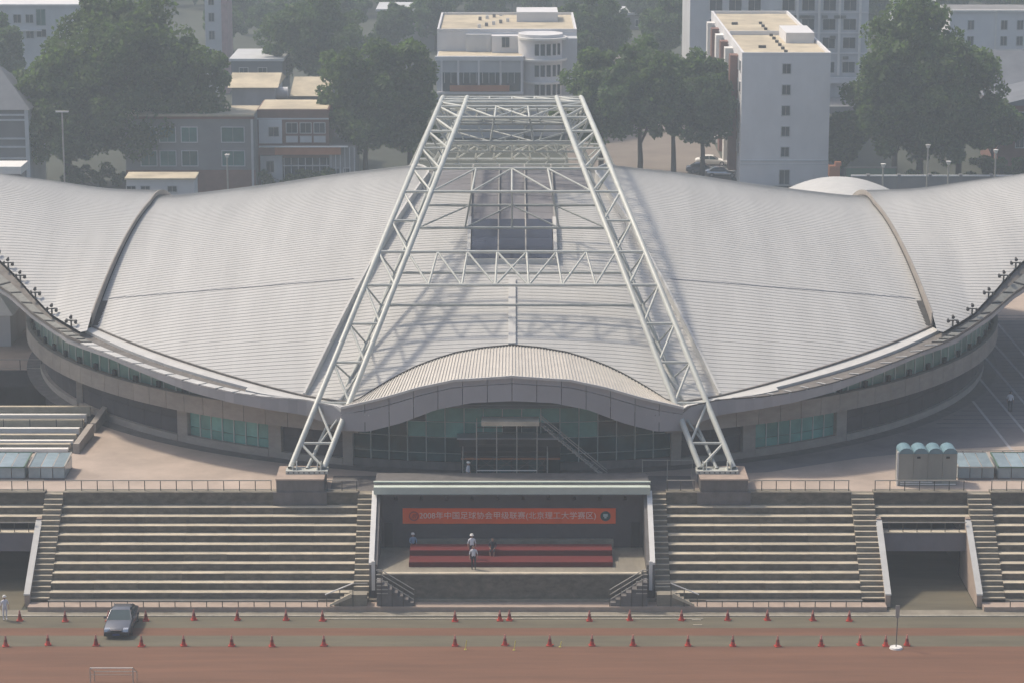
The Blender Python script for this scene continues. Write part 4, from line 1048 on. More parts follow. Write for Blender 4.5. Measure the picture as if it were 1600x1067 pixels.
# ============================================================ CONES
def cone_proto(at, label):
    x, y, z = at; t = thing('traffic_cone', label, 'traffic cone', at, 'traffic cones along the track')
    b = MB(); b.box(x - .21, x + .21, y - .21, y + .21, z, z + .05); b.build('cone_base', M_cone, t)
    b = MB(); b.tube((x, y, z + .05), (x, y, z + .30), .16, 14, .115); b.build('cone_body', M_cone, t)
    b = MB(); b.tube((x, y, z + .30), (x, y, z + .48), .117, 14, .085); b.build('reflective_band', M_coned, t)
    b = MB(); b.tube((x, y, z + .48), (x, y, z + .74), .083, 14, .035); b.build('cone_tip', mat('cone_tip', (.50, .20, .16), .6, objvar=.15), t)
    return t
far = [31, 102, 170, 228, 303, 371, 447, 504, 711, 781, 796, 921, 984, 1065, 1137, 1199, 1270, 1327]
near = [9, 75, 150, 221, 287, 362, 425, 506, 711, 789, 859, 925, 989, 1075, 1145, 1215, 1283, 1344, 1384, 1417]
ordn = ['first', 'second', 'third', 'fourth', 'fifth', 'sixth', 'seventh', 'eighth', 'ninth', 'tenth', 'eleventh', 'twelfth', 'thirteenth', 'fourteenth', 'fifteenth', 'sixteenth', 'seventeenth', 'eighteenth', 'nineteenth', 'twentieth']
cp = None
for L, r, rn in ((far, 968.5, 'far row'), (near, 1007.5, 'near row')):
    for j, px in enumerate(L):
        p = atZ(px, r + RND.uniform(-1.2, 1.2), 0); at = (p.x, p.y, -.014); n = len(L)
        end = f'{ordn[j]} from the left' if j < n / 2 else (f'{ordn[n - 1 - j]} from the right')
        near_ = {('f', 2): ', just behind the parked car', ('n', 2): ', left of the car', ('n', 18): ', left of the round base', ('n', 19): ', right of the round base'}.get((rn[0], j), '')
        lab = f'red cone of the {rn}, {end}' + near_
        if cp is None: cp = cone_proto(at, lab)
        else: copy_tree(cp, at, lab, rot=RND.uniform(-.3, .3))
for px, r, lab in ((727, 1014, 'leaning thin yellow stick right of a cone, left of centre'), (803, 1015, 'short thin yellow stick on the green band at mid track'), (875, 1010, 'tiny yellow stick on the green band right of centre')):
    p = atZ(px, r, 0); t = thing('marker_stick', lab, 'marker', (p.x, p.y, -.016), 'yellow marker sticks')
    ptube('stick', M_yel, t, p, p + Vector((.10, .05, .62 if px != 875 else .35)), .03)
    pbox('foot', M_yel, t, p.x - .08, p.x + .08, p.y - .08, p.y + .08, -.012, .02)
# signpost on round base
p = atZ(1400, 1012, 0); t = thing('signpost', 'thin pole with a narrow plate on a round white base by the right cones', 'sign', (p.x, p.y, -.016))
b = MB(); b.tube((p.x, p.y, -.014), (p.x, p.y, .10), .44, 24, .40); b.build('round_base', M_wht, t)
ptube('pole', M_metal, t, (p.x, p.y, .1), (p.x + .05, p.y, 2.35), .035); pbox('plate', M_rail, t, p.x - .10, p.x + .16, p.y - .03, p.y + .02, 2.1, 2.95)
# goal frame at the lower left
t = thing('goal_frame', 'small pale metal goal frame on the red track at the lower left', 'goal frame', (-25, 160.6, 0))
gx0, gx1, gy = -26.6, -23.9, 160.9
z1 = atY(180, 1043, gy).z
for x in (gx0, gx1):
    ptube('post', M_rail, t, (x, gy, 0), (x, gy, z1), .03); ptube('rear_post', M_rail, t, (x + .12, gy + .9, 0), (x + .12, gy + .9, z1 - .55), .025); ptube('side_bar', M_rail, t, (x, gy, z1), (x + .12, gy + .9, z1 - .55), .02)
ptube('crossbar', M_wht, t, (gx0, gy, z1), (gx1, gy, z1), .035); ptube('rear_bar', M_rail, t, (gx0 + .12, gy + .9, z1 - .55), (gx1 + .12, gy + .9, z1 - .55), .025); ptube('lower_bar', M_rail, t, (gx0, gy, z1 - .45), (gx1, gy, z1 - .45), .02)
# odd little things on the kerb
for px, r, lab, cat in ((1088, 968, 'flat white scrap lying on the track kerb right of the stage', 'scrap'), (1090, 976, 'pale flat patch of board lying on the green band right of the stage', 'board')):
    p = atZ(px, r, 0); b = MB(); b.box(p.x - .3, p.x + .3, p.y - .05, p.y + .05, -.01, .03); tag(b.build('loose_board', M_tread, None, (0, 0, 0)), lab, cat)

# ============================================================ CAR
def car(at, label, paint, detail=True, rot=0.0, name='parked_car'):
    t = thing(name, label, 'car', at); ox, oy, oz = at
    # stations along the length, nose towards -Y: (y, half width, sill z, belt z, roof half width, roof z)
    S = [(-2.32, .62, .34, .52), (-2.25, .80, .26, .62), (-2.0, .88, .22, .70), (-1.4, .90, .20, .80), (-.95, .905, .20, .87), (-.2, .905, .20, .90), (.8, .905, .20, .92), (1.5, .90, .22, .95), (2.05, .87, .25, .93), (2.28, .80, .32, .84), (2.34, .70, .40, .70)]
    b = MB(); b.smooth = True; V = []; prof = 10
    for y, w_, z0, z1 in S:
        zm = (z0 + z1) / 2
        ring = [(-w_ * .9, z0), (-w_, z0 + .08), (-w_ * 1.0, zm), (-w_ * .965, z1 - .05), (-w_ * .86, z1), (w_ * .86, z1), (w_ * .965, z1 - .05), (w_, zm), (w_, z0 + .08), (w_ * .9, z0)]
        V += [(ox + x, oy + y, oz + z) for x, z in ring]
    fs = [(i * prof + k, i * prof + (k + 1) % prof, (i + 1) * prof + (k + 1) % prof, (i + 1) * prof + k) for i in range(len(S) - 1) for k in range(prof)]
    fs += [tuple(range(prof))[::-1], tuple(range((len(S) - 1) * prof, len(S) * prof))]
    b.add(V, fs); body = b.build('body', paint, t)
    # greenhouse
    G = [(-.92, .80, .88), (-.22, .62, 1.36), (.10, .60, 1.42), (.75, .60, 1.42), (1.05, .61, 1.38), (1.72, .74, .97)]
    b = MB()
    def gp(y, w_, z): return [(ox - w_, oy + y, oz + z), (ox + w_, oy + y, oz + z)]
    roofp = [G[1], G[2], G[3], G[4]]; b.smooth = True
    V = []; 
    for y, w_, z in roofp: V += [(ox - w_, oy + y, oz + z - .03), (ox - w_ * .8, oy + y, oz + z), (ox + w_ * .8, oy + y, oz + z), (ox + w_, oy + y, oz + z - .03)]
    b.add(V, [(4 * i + k, 4 * i + k + 1, 4 * i + k + 5, 4 * i + k + 4) for i in range(3) for k in range(3)]); b.build('roof', paint, t)
    g = MB(); g.quad(*(gp(*G[0])[::1] + gp(G[1][0], G[1][1], G[1][2] - .01)[::-1])); g.build('windscreen', M_carg, t)
    g = MB(); g.quad(*(gp(*G[5])[::-1] + gp(G[4][0], G[4][1], G[4][2] - .01))); g.build('rear_window', M_carg, t)
    for s in (-1, 1):
        g = MB(); w0 = .82
        g.quad((ox + s * w0, oy - .75, oz + .91), (ox + s * w0, oy + 1.5, oz + .95), (ox + s * .615, oy + 1.02, oz + 1.35), (ox + s * .615, oy - .2, oz + 1.33)); g.build('side_window', M_carg, t)
        g = MB()
        for (a, bb) in (((s * .83, -.92, .88), (s * .625, -.22, 1.36)), ((s * .77, 1.72, .96), (s * .615, 1.05, 1.38)), ((s * .83, .38, .93), (s * .62, .40, 1.39))):
            g.tube((ox + a[0], oy + a[1], oz + a[2]), (ox + bb[0], oy + bb[1], oz + bb[2]), .028, 6)
        g.build('pillar', paint, t)
        for y in (-1.42, 1.38):
            g = MB(); g.tube((ox + s * .93, oy + y, oz + .32), (ox + s * .72, oy + y, oz + .32), .32, 20); wh = g.build('wheel', M_tyre, t)
            g = MB(); g.tube((ox + s * .94, oy + y, oz + .32), (ox + s * .925, oy + y, oz + .32), .2, 16); g.build('rim', M_chrome, wh)
        if detail:
            g = MB(); g.box(ox + s * .98 - .09, ox + s * .98 + .09, oy - .72, oy - .58, oz + .90, oz + 1.02); g.build('wing_mirror', paint, t)
            g = MB(); g.hexa([(ox + s * .62 - .17, oy - 2.335, oz + .50), (ox + s * .62 + .17, oy - 2.30, oz + .50), (ox + s * .62 + .17, oy - 2.05, oz + .50), (ox + s * .62 - .17, oy - 2.05, oz + .50)], [(ox + s * .62 - .17, oy - 2.28, oz + .66), (ox + s * .62 + .17, oy - 2.24, oz + .66), (ox + s * .62 + .17, oy - 2.0, oz + .70), (ox + s * .62 - .17, oy - 2.0, oz + .70)]); g.build('headlight', M_chrome, t)
            g = MB(); g.box(ox + s * .66 - .16, ox + s * .66 + .16, oy + 2.26, oy + 2.355, oz + .62, oz + .78); g.build('tail_light', mat('tail_red', (.3, .01, .01), .3), t)
    if detail:
        g = MB(); g.box(ox - .36, ox + .36, oy - 2.35, oy - 2.2, oz + .46, oz + .62); gr = g.build('grille', M_black, t)
        g = MB(); g.box(ox - .38, ox + .38, oy - 2.36, oy - 2.3, oz + .60, oz + .635); g.build('grille_trim', M_chrome, gr)
        g = MB(); g.box(ox - .82, ox + .82, oy - 2.38, oy - 2.16, oz + .22, oz + .42); bm = g.build('front_bumper', M_black, t)
        g = MB(); g.box(ox - .24, ox + .24, oy - 2.395, oy - 2.381, oz + .27, oz + .39); g.build('number_plate', mat('plate_blue', (.03, .05, .16), .5), bm)
    t.rotation_euler = (0, 0, rot)
    return t
car((-26.25, 172.35, -.016), 'dark grey saloon car parked on the track facing the viewer', M_carb, rot=-.015)

# ============================================================ BACKGROUND
def windows(root, m, xs_, zs_, y, w_, h_, fr=.1, facing='-Y', fm=None):
    fm = fm or M_wfr
    for x in xs_:
        for z in zs_:
            if facing == '-Y':
                f = MB(); f.box(-w_ / 2 - fr, -w_ / 2, -.1, .05, -fr, h_ + fr); f.box(w_ / 2, w_ / 2 + fr, -.1, .05, -fr, h_ + fr); f.box(-w_ / 2, w_ / 2, -.1, .05, -fr, 0); f.box(-w_ / 2, w_ / 2, -.1, .05, h_, h_ + fr); f.box(-.018, .018, -.07, .04, 0, h_)
                k = ('wf', round(w_, 2), round(h_, 2), fr, fm.name)
                if k not in _bc: _bc[k] = f.mesh('window', fm)
                o = link(bpy.data.objects.new('window', _bc[k]), root, (x, y, z))
                k2 = ('wp', round(w_, 2), round(h_, 2), m.name)
                if k2 not in _bc: g_ = MB(); g_.box(-w_ / 2, w_ / 2, -.04, .03, 0, h_); _bc[k2] = g_.mesh('pane', m)
                link(bpy.data.objects.new('pane', _bc[k2]), o, (x, y, z))
            else:                                            # on a wall facing -X; x is used as the y position
                s = -1; k = ('wfx', round(w_, 2), round(h_, 2), fr, fm.name)
                if k not in _bc:
                    f = MB(); f.box(-.1, .05, -w_ / 2 - fr, -w_ / 2, -fr, h_ + fr); f.box(-.1, .05, w_ / 2, w_ / 2 + fr, -fr, h_ + fr); f.box(-.1, .05, -w_ / 2, w_ / 2, -fr, 0); f.box(-.1, .05, -w_ / 2, w_ / 2, h_, h_ + fr); _bc[k] = f.mesh('window', fm)
                    g_ = MB(); g_.box(-.04, .03, -w_ / 2, w_ / 2, 0, h_); _bc[k + (1,)] = g_.mesh('pane', m)
                o = link(bpy.data.objects.new('window', _bc[k]), root, (y, x, z)); link(bpy.data.objects.new('pane', _bc[k + (1,)]), o, (y, x, z))
# white slab on the right
t = thing('apartment_block', 'white five storey slab with one column of windows on its end wall', 'building', (36.4, 357, 0))
X0, X1, Y0, Y1 = 30.6, 42.4, 357.0, 414.0
ZT = atY(1224, 88, Y0).z
pbox('wall', M_bwhite, t, X0, X1, Y0, Y1, 0, ZT); pbox('roof', M_rooft, t, X0 + .35, X1 - .35, Y0 + .35, Y1 - .35, ZT, ZT + .05)
for a in ((X0, X1, Y0, Y0 + .3), (X0, X0 + .3, Y0 + .3, Y1), (X1 - .3, X1, Y0 + .3, Y1), (X0 + .3, X1 - .3, Y1 - .3, Y1)): pbox('parapet', M_bwhite, t, *a, ZT, ZT + .45)
pbox('roof_divider', M_bwhite, t, X0 + .4, X1 - .4, 383, 383.3, ZT + .05, ZT + .6); pbox('stair_head', M_bwhite, t, X1 - 4.5, X1 - .6, 372, 382, ZT + .05, ZT + 1.5)
for i in range(10): pbox('roof_vent', M_gutter, t, 36.7 + .0 * i - .2 - .35 * (i % 2) * 0, 36.95, 360 + 4.2 * i, 360.5 + 4.2 * i, ZT + .05, ZT + .4)
pbox('roof_vent', M_gutter, t, 33.6, 34.6, 366, 366.5, ZT + .05, ZT + .4); pbox('roof_vent', M_gutter, t, 32.4, 33.3, 397, 397.5, ZT + .05, ZT + .4)
zs_ = [atY(1224, r, Y0).z - .62 for r in (108, 141, 173.5, 206, 238)]
windows(t, M_win, [36.55], zs_, Y0, 1.05, 1.25); windows(t, M_win, [36.55], [.25], Y0, 1.3, 1.9)
pbox('string_course', M_bpale, t, X0 - .02, X1 + .02, Y0 - .12, Y0, 3.35, 3.55); pbox('string_course', M_bpale, t, X0 - .02, X1 + .02, Y0 - .08, Y0, 2.9, 2.98)
for k in range(5):
    z = zs_[k]
    windows(t, M_win, [Y0 + 2.5 + 4.2 * i for i in range(12)], [z], X0, 1.9, 1.4, facing='-X')
for i in range(6):
    pbox('balcony_stack', M_wht if i % 2 else M_brick, t, X0 - 1.1, X0 - .001, Y0 + 6 + 8.6 * i, Y0 + 8.4 + 8.6 * i, 1.2, ZT - .6)
# tall gridded block behind
t = thing('gridded_block', 'tall white block with a grid of square windows behind the slab', 'building', (48, 442, 0))
X0, X1, Y0, Y1 = 29.2, 58.5, 442, 462; zb = atY(1300, 118, Y0).z
pbox('wall', M_bpale, t, X0, X1, Y0, Y1, 0, 28)
xs_ = [atY(px, 60, Y0).x for px in (1118, 1148, 1178, 1231, 1262, 1295, 1327)]
zs_ = [atY(1250, r, Y0).z - .95 for r in (105, 67, 38, 8, -24)]
windows(t, M_win, xs_, zs_, Y0, 2.0, 1.75, .14)
for px in (1245, 1279, 1311, 1343): 
    x = atY(px, 60, Y0).x; pbox('pilaster', M_wht, t, x - .18, x + .18, Y0 - .35, Y0 - .001, zb, 28)
for r in (20, 52, 84): z = atY(1250, r, Y0).z; pbox('ledge', M_bwhite, t, 45, X1, Y0 - .2, Y0 - .001, z - .1, z + .1)
for i in range(16):
    x = atY(RND.choice((1236, 1255, 1268, 1288, 1303, 1320)), 60, Y0).x + RND.uniform(-.4, .4); z = atY(1250, RND.choice((22, 54, 86)), Y0).z - .75
    pbox('air_conditioner', M_metal, t, x - .45, x + .45, Y0 - .45, Y0 - .002, z, z + .5)
pbox('lower_roof', M_bgrey, t, 48, X1 + 1, Y0 - 12, Y0 - .4, 0, zb - 3.6); pbox('cornice', M_bwhite, t, 46, X1 + 1, Y0 - 1.2, Y0 - .36, zb - 1.2, zb - .3)
# far right white block with flat roof line
t = thing('long_white_building', 'long white building with small windows and a pale roof line at upper right', 'building', (90, 455, 0))
Y0 = 455; zt = atY(1540, 19, Y0).z; xa = atY(1484, 40, Y0).x
pbox('wall', M_bwhite, t, xa, xa + 30, Y0, Y0 + 12, 0, zt); pbox('roof', M_bgrey, t, xa + .2, xa + 29.8, Y0 + .5, Y0 + 11.8, zt, zt + .1); pbox('roof_edge', M_wht, t, xa - .3, xa + 30.3, Y0 - .4, Y0 + .48, zt, zt + .3)
pbox('downpipe', M_wht, t, atY(1556, 40, Y0).x - .15, atY(1556, 40, Y0).x + .15, Y0 - .2, Y0 - .001, 3, zt)
windows(t, M_win, [atY(px, 40, Y0).x for px in (1517, 1569, 1594, 1618)], [atY(0, r, Y0).z - .7 for r in (40, 65)], Y0, 1.0, 1.5)
def gable(x0, x1, y0, y1, z0, zr, name, label, wm, rm, axis='x', cat='building', wins=None):
    t = thing(name, label, cat, ((x0 + x1) / 2, y0, 0)); pbox('wall', wm, t, x0, x1, y0, y1, 0, z0); e = .5; b = MB()
    if axis == 'x':
        ym = (y0 + y1) / 2; b.add([(x0 - e, y0 - e, z0 + .01), (x1 + e, y0 - e, z0 + .01), (x1 + e, y1 + e, z0 + .01), (x0 - e, y1 + e, z0 + .01), (x0 - e, ym, zr), (x1 + e, ym, zr)], [(0, 1, 5, 4), (2, 3, 4, 5), (0, 4, 3), (1, 2, 5), (3, 2, 1, 0)])
    else:
        xm = (x0 + x1) / 2; b.add([(x0 - e, y0 - e, z0 + .01), (x1 + e, y0 - e, z0 + .01), (x1 + e, y1 + e, z0 + .01), (x0 - e, y1 + e, z0 + .01), (xm, y0 - e, zr), (xm, y1 + e, zr)], [(0, 4, 5, 3), (1, 2, 5, 4), (0, 1, 4), (2, 3, 5), (3, 2, 1, 0)])
    b.build('roof', rm, t)
    if wins: windows(t, *wins)
    return t
p = atY(1565, 160, 400)
gable(p.x - 2, p.x + 26, 400, 420, atY(0, 150, 400).z, atY(0, 78, 410).z, 'gabled_house', 'grey house with a large slate gable roof right of the big tree', M_bgrey, M_roofg)
p = atY(1572, 200, 372)
gable(p.x - 1, p.x + 18, 372, 386, atY(0, 165, 372).z, atY(0, 128, 379).z, 'brick_house', 'dark brick house with tiled roof at the right edge', M_brick, M_roofg, 'y', 'building', (M_win, [p.x + 2, p.x + 5], [3, 6.5], 372, 1.1, 1.4))
# central building
Y0 = 402; xa = atY(682, 100, Y0).x; xb = atY(903, 100, Y0).x; xm = atY(818, 100, Y0).x
t = thing('campus_building', 'pale building with flat cream roofs, balconies and a round stair tower behind the arch top', 'building', ((xa + xb) / 2, Y0, 0))
z_low = atY(0, 90, Y0).z; z_hi = atY(0, 50, Y0 + 8).z
pbox('lower_wing', M_bpale, t, xa, xm, Y0, Y0 + 8, 0, z_low); pbox('lower_roof', M_rooft, t, xa + .2, xm - .2, Y0 + .4, Y0 + 8, z_low, z_low + .05)
pbox('roof_edge', M_bwhite, t, xa - .2, xm, Y0 - .3, Y0 + .38, z_low - .5, z_low + .15)
pbox('upper_wing', M_bwhite, t, xa - .1, xb, Y0 + 8.01, Y0 + 34, 0, z_hi); pbox('upper_roof', M_rooft, t, xa + .3, xb - .4, Y0 + 8.4, Y0 + 33.6, z_hi, z_hi + .05)
for q in ((xa - .1, xb, Y0 + 8.01, Y0 + 8.35), (xa - .1, xa + .2, Y0 + 8.36, Y0 + 34), (xb - .3, xb, Y0 + 8.36, Y0 + 34), (xa + .21, xb - .31, Y0 + 33.7, Y0 + 34)): pbox('parapet', M_bwhite, t, *q, z_hi + .05, z_hi + .4)
pbox('roof_room', M_bwhite, t, xm - 1.0, xm + 5.5, Y0 + 22, Y0 + 30, z_hi + .05, z_hi + 1.6)
for i in range(9): pbox('roof_unit', M_bgrey if i % 2 else M_bwhite, t, xa + 6 + 1.1 * (i % 5), xa + 6.5 + 1.1 * (i % 5), Y0 + 13 + 2.3 * i, Y0 + 13.5 + 2.3 * i, z_hi + .05, z_hi + .6)
pbox('return_wall', M_bpale, t, atY(728, 70, Y0 + 6).x, atY(728, 70, Y0 + 6).x + 3.8, Y0 + 6.8, Y0 + 8.0, z_low + .06, z_hi - .3)
pbox('stair_bay', M_bwhite, t, atY(768, 70, Y0 + 5).x, xm + .3, Y0 + 5.5, Y0 + 8.0, z_low + .06, z_hi - .4)
windows(t, M_win, [atY(790, 75, Y0 + 5).x], [z_low + .9], Y0 + 5.5, 1.1, 1.5); windows(t, M_win, [atY(758, 66, Y0 + 8).x], [z_hi - 1.3], Y0 + 8.0, 1.0, .6)
zg = atY(0, 143, Y0).z
pbox('gallery', M_win, t, xa + .6, xm - .3, Y0 - .06, Y0 - .001, zg, atY(0, 114, Y0).z)
for px in (690, 716, 748, 782, 815): x = atY(px, 100, Y0).x; pbox('gallery_post', M_bwhite, t, x - .14, x + .14, Y0 - .4, Y0 - .07, zg - .3, z_low - .52)
for i in range(12): x = xa + 1.2 + .95 * i; pbox('gallery_mullion', M_wfr, t, x - .05, x + .05, Y0 - .12, Y0 - .065, zg + 1.2, atY(0, 114, Y0).z)
pbox('gallery_rail', M_orange, t, atY(703, 140, Y0).x, atY(796, 140, Y0).x, Y0 - .7, Y0 - .5, zg + .05, atY(0, 133, Y0).z); pbox('gallery_floor', M_bwhite, t, xa, xm, Y0 - .9, Y0 - .41, zg - .35, zg - .05)
b = MB(); xc = xm + 2.6; b.tube((xc, Y0 + 5, 0), (xc, Y0 + 5, z_hi + .1), 3.4, 28); tw = b.build('stair_tower', M_bwhite, t)
for r in (62, 95, 130):
    z = atY(0, r, Y0 + 2).z; b = MB(); b.tube((xc + .3, Y0 + 4.6, z - .15), (xc + .3, Y0 + 4.6, z + .15), 3.75, 28); b.build('tower_ledge', M_wht, tw)
for r in (85, 118, 147):
    z = atY(0, r, Y0 + 2).z
    for i in range(5):
        a = math.radians(-10 + 15 * i); b = MB(); cx_, cy_ = xc + 3.42 * math.sin(a), Y0 + 5 - 3.42 * math.cos(a); b.box(cx_ - .32, cx_ + .32, cy_ - .06, cy_ + .1, z - .2, z + 1.5); b.build('tower_window', M_win, tw)
pbox('side_wing', M_bpale, t, xm + 5.6, xb - .02, Y0 + 4, Y0 + 8.0, 0, z_hi - .6)
# left low buildings
Y0 = 356; xa = atY(402, 200, Y0).x; xb = atY(556, 200, Y0).x
t = thing('brick_shophouse', 'two storey brick building with a long orange sign panel and gallery windows', 'building', ((xa + xb) / 2, Y0, 0))
zt = atY(0, 172, Y0).z; zmid = atY(0, 228, Y0).z
pbox('wall', M_brick, t, xa, xb - 3.6, Y0, Y0 + 10, 0, zt); pbox('low_wall', M_bgrey, t, xb - 3.59, xb, Y0 - 1, Y0 + 8, 0, zmid); pbox('roof', M_rooft, t, xa + .2, xb - 3.8, Y0 + .2, Y0 + 9.8, zt, zt + .08)
z0 = atY(0, 186, Y0).z; pbox('string_course', M_bpale, t, xa, xb - 3.6, Y0 - .12, Y0 - .001, z0 - .1, z0 + .1)
pbox('bay', M_bpale, t, xa + .2, xa + 3.3, Y0 - .2, Y0 - .121, zmid + .3, z0 - .12)
windows(t, M_win, [xa + 2.2], [atY(0, 213, Y0).z], Y0 - .2, 1.3, 1.2)
windows(t, M_win, [xa + 4.6 + 1.85 * i for i in range(3)], [atY(0, 208, Y0).z], Y0, 1.4, 1.3); windows(t, M_bpale, [xa + 4.6 + 1.85 * i for i in range(3)], [atY(0, 222, Y0).z], Y0, 1.4, .7)
pbox('sign_panel', M_orange, t, xa + 2.4, xa + 11.2, Y0 - 1.6, Y0 - 1.2, atY(0, 242, Y0 - 1.4).z, atY(0, 230, Y0 - 1.4).z); pbox('porch_roof', M_bpale, t, xa + .3, xb - 1, Y0 - 1.8, Y0 - 1.001, zmid, zmid + .12); pbox('porch_fascia', M_brick, t, xa + .3, xa + 2.39, Y0 - 1.6, Y0 - 1.2, atY(0, 242, Y0 - 1.4).z, atY(0, 230, Y0 - 1.4).z)
pbox('shopfront', M_win, t, xa + 3.4, xa + 10.2, Y0 - .12, Y0 - .001, .3, atY(0, 247, Y0).z)
for i in range(8): x = xa + 3.5 + .95 * i; pbox('shopfront_mullion', M_bpale, t, x - .06, x + .06, Y0 - .2, Y0 - .125, .3, atY(0, 247, Y0).z)
pbox('shopfront_bar', M_bpale, t, xa + 3.4, xa + 10.2, Y0 - .26, Y0 - .205, atY(0, 259, Y0).z - .08, atY(0, 259, Y0).z + .08)
pbox('corner_bay', M_bpale, t, xa + .4, xa + 3.3, Y0 - .9, Y0 - .13, 0, atY(0, 243, Y0).z); windows(t, M_win, [xa + 1.7], [atY(0, 268, Y0).z], Y0 - .9, 1.0, 1.5)
windows(t, M_win, [xb - 2.6, xb - 1.2], [1.0], Y0 - 1, .8, 1.7)
for i in range(6): x = xb - 3.3 + .62 * i; pbox('drain_fin', M_bpale, t, x - .05, x + .05, Y0 - 1.12, Y0 - 1.002, .1, zmid - .1)
Y0 = 352; xa = atY(195, 200, Y0).x; xb = atY(398, 200, Y0).x
t = thing('green_window_building', 'grey building with large green window screens behind the big left tree', 'building', ((xa + xb) / 2, Y0, 0))
zt = atY(0, 182, Y0).z; pbox('wall', M_bgrey, t, xa, xb, Y0, Y0 + 9, 0, zt); pbox('roof', M_rooft, t, xa + .1, xb - .1, Y0 - .3, Y0 + 8.8, zt, zt + .25); pbox('eave_board', M_brick, t, xa, xb, Y0 - .2, Y0 - .001, zt - .35, zt - .02)
for px in (232, 262, 296, 364):
    x = atY(px, 220, Y0).x
    windows(t, M_wing, [x], [atY(0, 222, Y0).z, atY(0, 259, Y0).z], Y0, 2.9 if px == 364 else 2.0, 1.9, .12, fm=M_bpale)
pbox('base_course', M_brick, t, xa, xb, Y0 - .15, Y0 - .001, 0, atY(0, 266, Y0).z); pbox('corner_pipe', M_wfr, t, xb - .5, xb - .2, Y0 - .3, Y0 - .16, 0, zt - .4)
p = atY(362, 140, 372)
t = gable(p.x, p.x + 6, 372, 384, atY(0, 137, 372).z, atY(0, 114, 378).z, 'small_tan_house', 'small grey house with a tan pitched roof behind the green window building', M_bpale, M_rooft, 'x', 'building')
p = atY(428, 160, 374)
t = thing('tan_roof_shed', 'grey rooftop block with a tan sloping roof behind the brick building', 'shed', (p.x, 374, 0))
pbox('wall', M_bgrey, t, p.x, p.x + 8.8, 374, 383, 0, atY(0, 152, 374).z); b = MB(); za = atY(0, 152, 374).z; x0 = p.x + 2.2
b.hexa([(x0, 373.8, za), (x0 + 5.8, 373.8, za), (x0 + 5.8, 383, za + 1.6), (x0, 383, za + 1.6)], [(x0, 373.8, za + .15), (x0 + 5.8, 373.8, za + .15), (x0 + 5.8, 383, za + 1.75), (x0, 383, za + 1.75)]); b.build('roof', M_rooft, t)
b = MB(); b.tube((p.x + .2, 374, za + .6), (p.x + 2.0, 374, za + .6), .8, 14); b.build('water_tank', M_bwhite, t)
# shed right behind the roof
Y0 = 338; xa, xb = atY(195, 285, Y0).x, atY(306, 285, Y0).x; zt = atY(0, 281, Y0).z
t = thing('white_shed', 'small white cabin with a cream roof just beyond the left wing of the roof', 'shed', ((xa + xb) / 2, Y0, 0))
pbox('wall', M_bwhite, t, xa + .2, xb - .2, Y0, Y0 + 3.5, 0, zt); b = MB(); b.hexa([(xa, Y0 - .3, zt), (xb, Y0 - .3, zt), (xb, Y0 + 3.7, zt + .15), (xa, Y0 + 3.7, zt + .15)], [(xa, Y0 - .3, zt + .2), (xb, Y0 - .3, zt + .2), (xb, Y0 + 3.7, zt + .4), (xa, Y0 + 3.7, zt + .4)]); b.build('roof', M_rooft, t)
windows(t, M_win, [atY(px, 290, Y0).x for px in (205, 227, 269)], [atY(0, 300, Y0).z], Y0, 1.1, .7, .1)
# left edge buildings
Y0 = 350; xb = atY(45, 200, Y0).x
t = thing('striped_grey_building', 'grey building with horizontal ledges and a pale corner strip at the left edge', 'building', (xb - 6, Y0, 0))
zt = atY(0, 172, Y0).z; pbox('wall', M_bgrey, t, xb - 14, xb - .5, Y0, Y0 + 12, 0, zt); pbox('corner_strip', M_bpale, t, xb - .5, xb, Y0 - .15, Y0 + 12, 0, zt)
for r in (180, 188, 217, 230, 248): z = atY(0, r, Y0).z; pbox('ledge', M_bpale, t, xb - 14, xb - .52, Y0 - .15, Y0 - .001, z - .12, z + .12)
b = MB(); b.add([(xb - 14.3, Y0 - .3, zt + .01), (xb + .3, Y0 - .3, zt + .01), (xb + .3, Y0 + 12, zt + .01), (xb - 14.3, Y0 + 12, zt + .01), (xb - 14.3, Y0 + 6, zt + 5.4), (xb - 5, Y0 + 6, zt + 5.4)], [(0, 1, 5, 4), (1, 2, 5), (2, 3, 4, 5), (3, 0, 4), (3, 2, 1, 0)]); b.build('roof', M_roofg, t)
t = thing('white_roofed_hut', 'bright white flat roof just beyond the left end of the hall roof', 'hut', (-66, 322, 0)); p = atY(34, 272, 322)
pbox('wall', M_bgrey, t, p.x - 12, p.x - .3, 322, 326, 0, p.z); pbox('roof', M_wht, t, p.x - 12.3, p.x, 321.7, 326.5, p.z, p.z + .9)
Y0 = 440; xb = atY(104, 60, Y0).x
t = thing('pale_office', 'pale upper left building with tall green window and flat roof', 'building', (xb - 10, Y0, 0))
zt = atY(0, 10, Y0).z; pbox('wall', M_bpale, t, xb - 24, xb + 4, Y0, Y0 + 14, 0, zt); pbox('roof_edge', M_bwhite, t, xb - 24.3, xb + 4.3, Y0 - .3, Y0 + 14.2, zt, zt + .3)
windows(t, M_wing, [atY(64, 30, Y0).x], [atY(0, 40, Y0).z], Y0, 1.5, 2.6); windows(t, M_win, [atY(px, 30, Y0).x for px in (5, 27, 46)], [atY(0, 36, Y0).z, atY(0, 60, Y0).z], Y0, 1.2, 1.3); windows(t, M_win, [atY(64, 30, Y0).x], [atY(0, 58, Y0).z], Y0, 1.5, 1.2)
pbox('ledge', M_bwhite, t, xb - 24, xb - 4, Y0 - .4, Y0 - .001, atY(0, 47, Y0).z - .2, atY(0, 47, Y0).z)
t = thing('pink_tower_block', 'slim pale pink tower block rising behind the big left tree', 'building', (atY(345, 60, 455).x, 455, 0)); x = atY(345, 60, 455).x
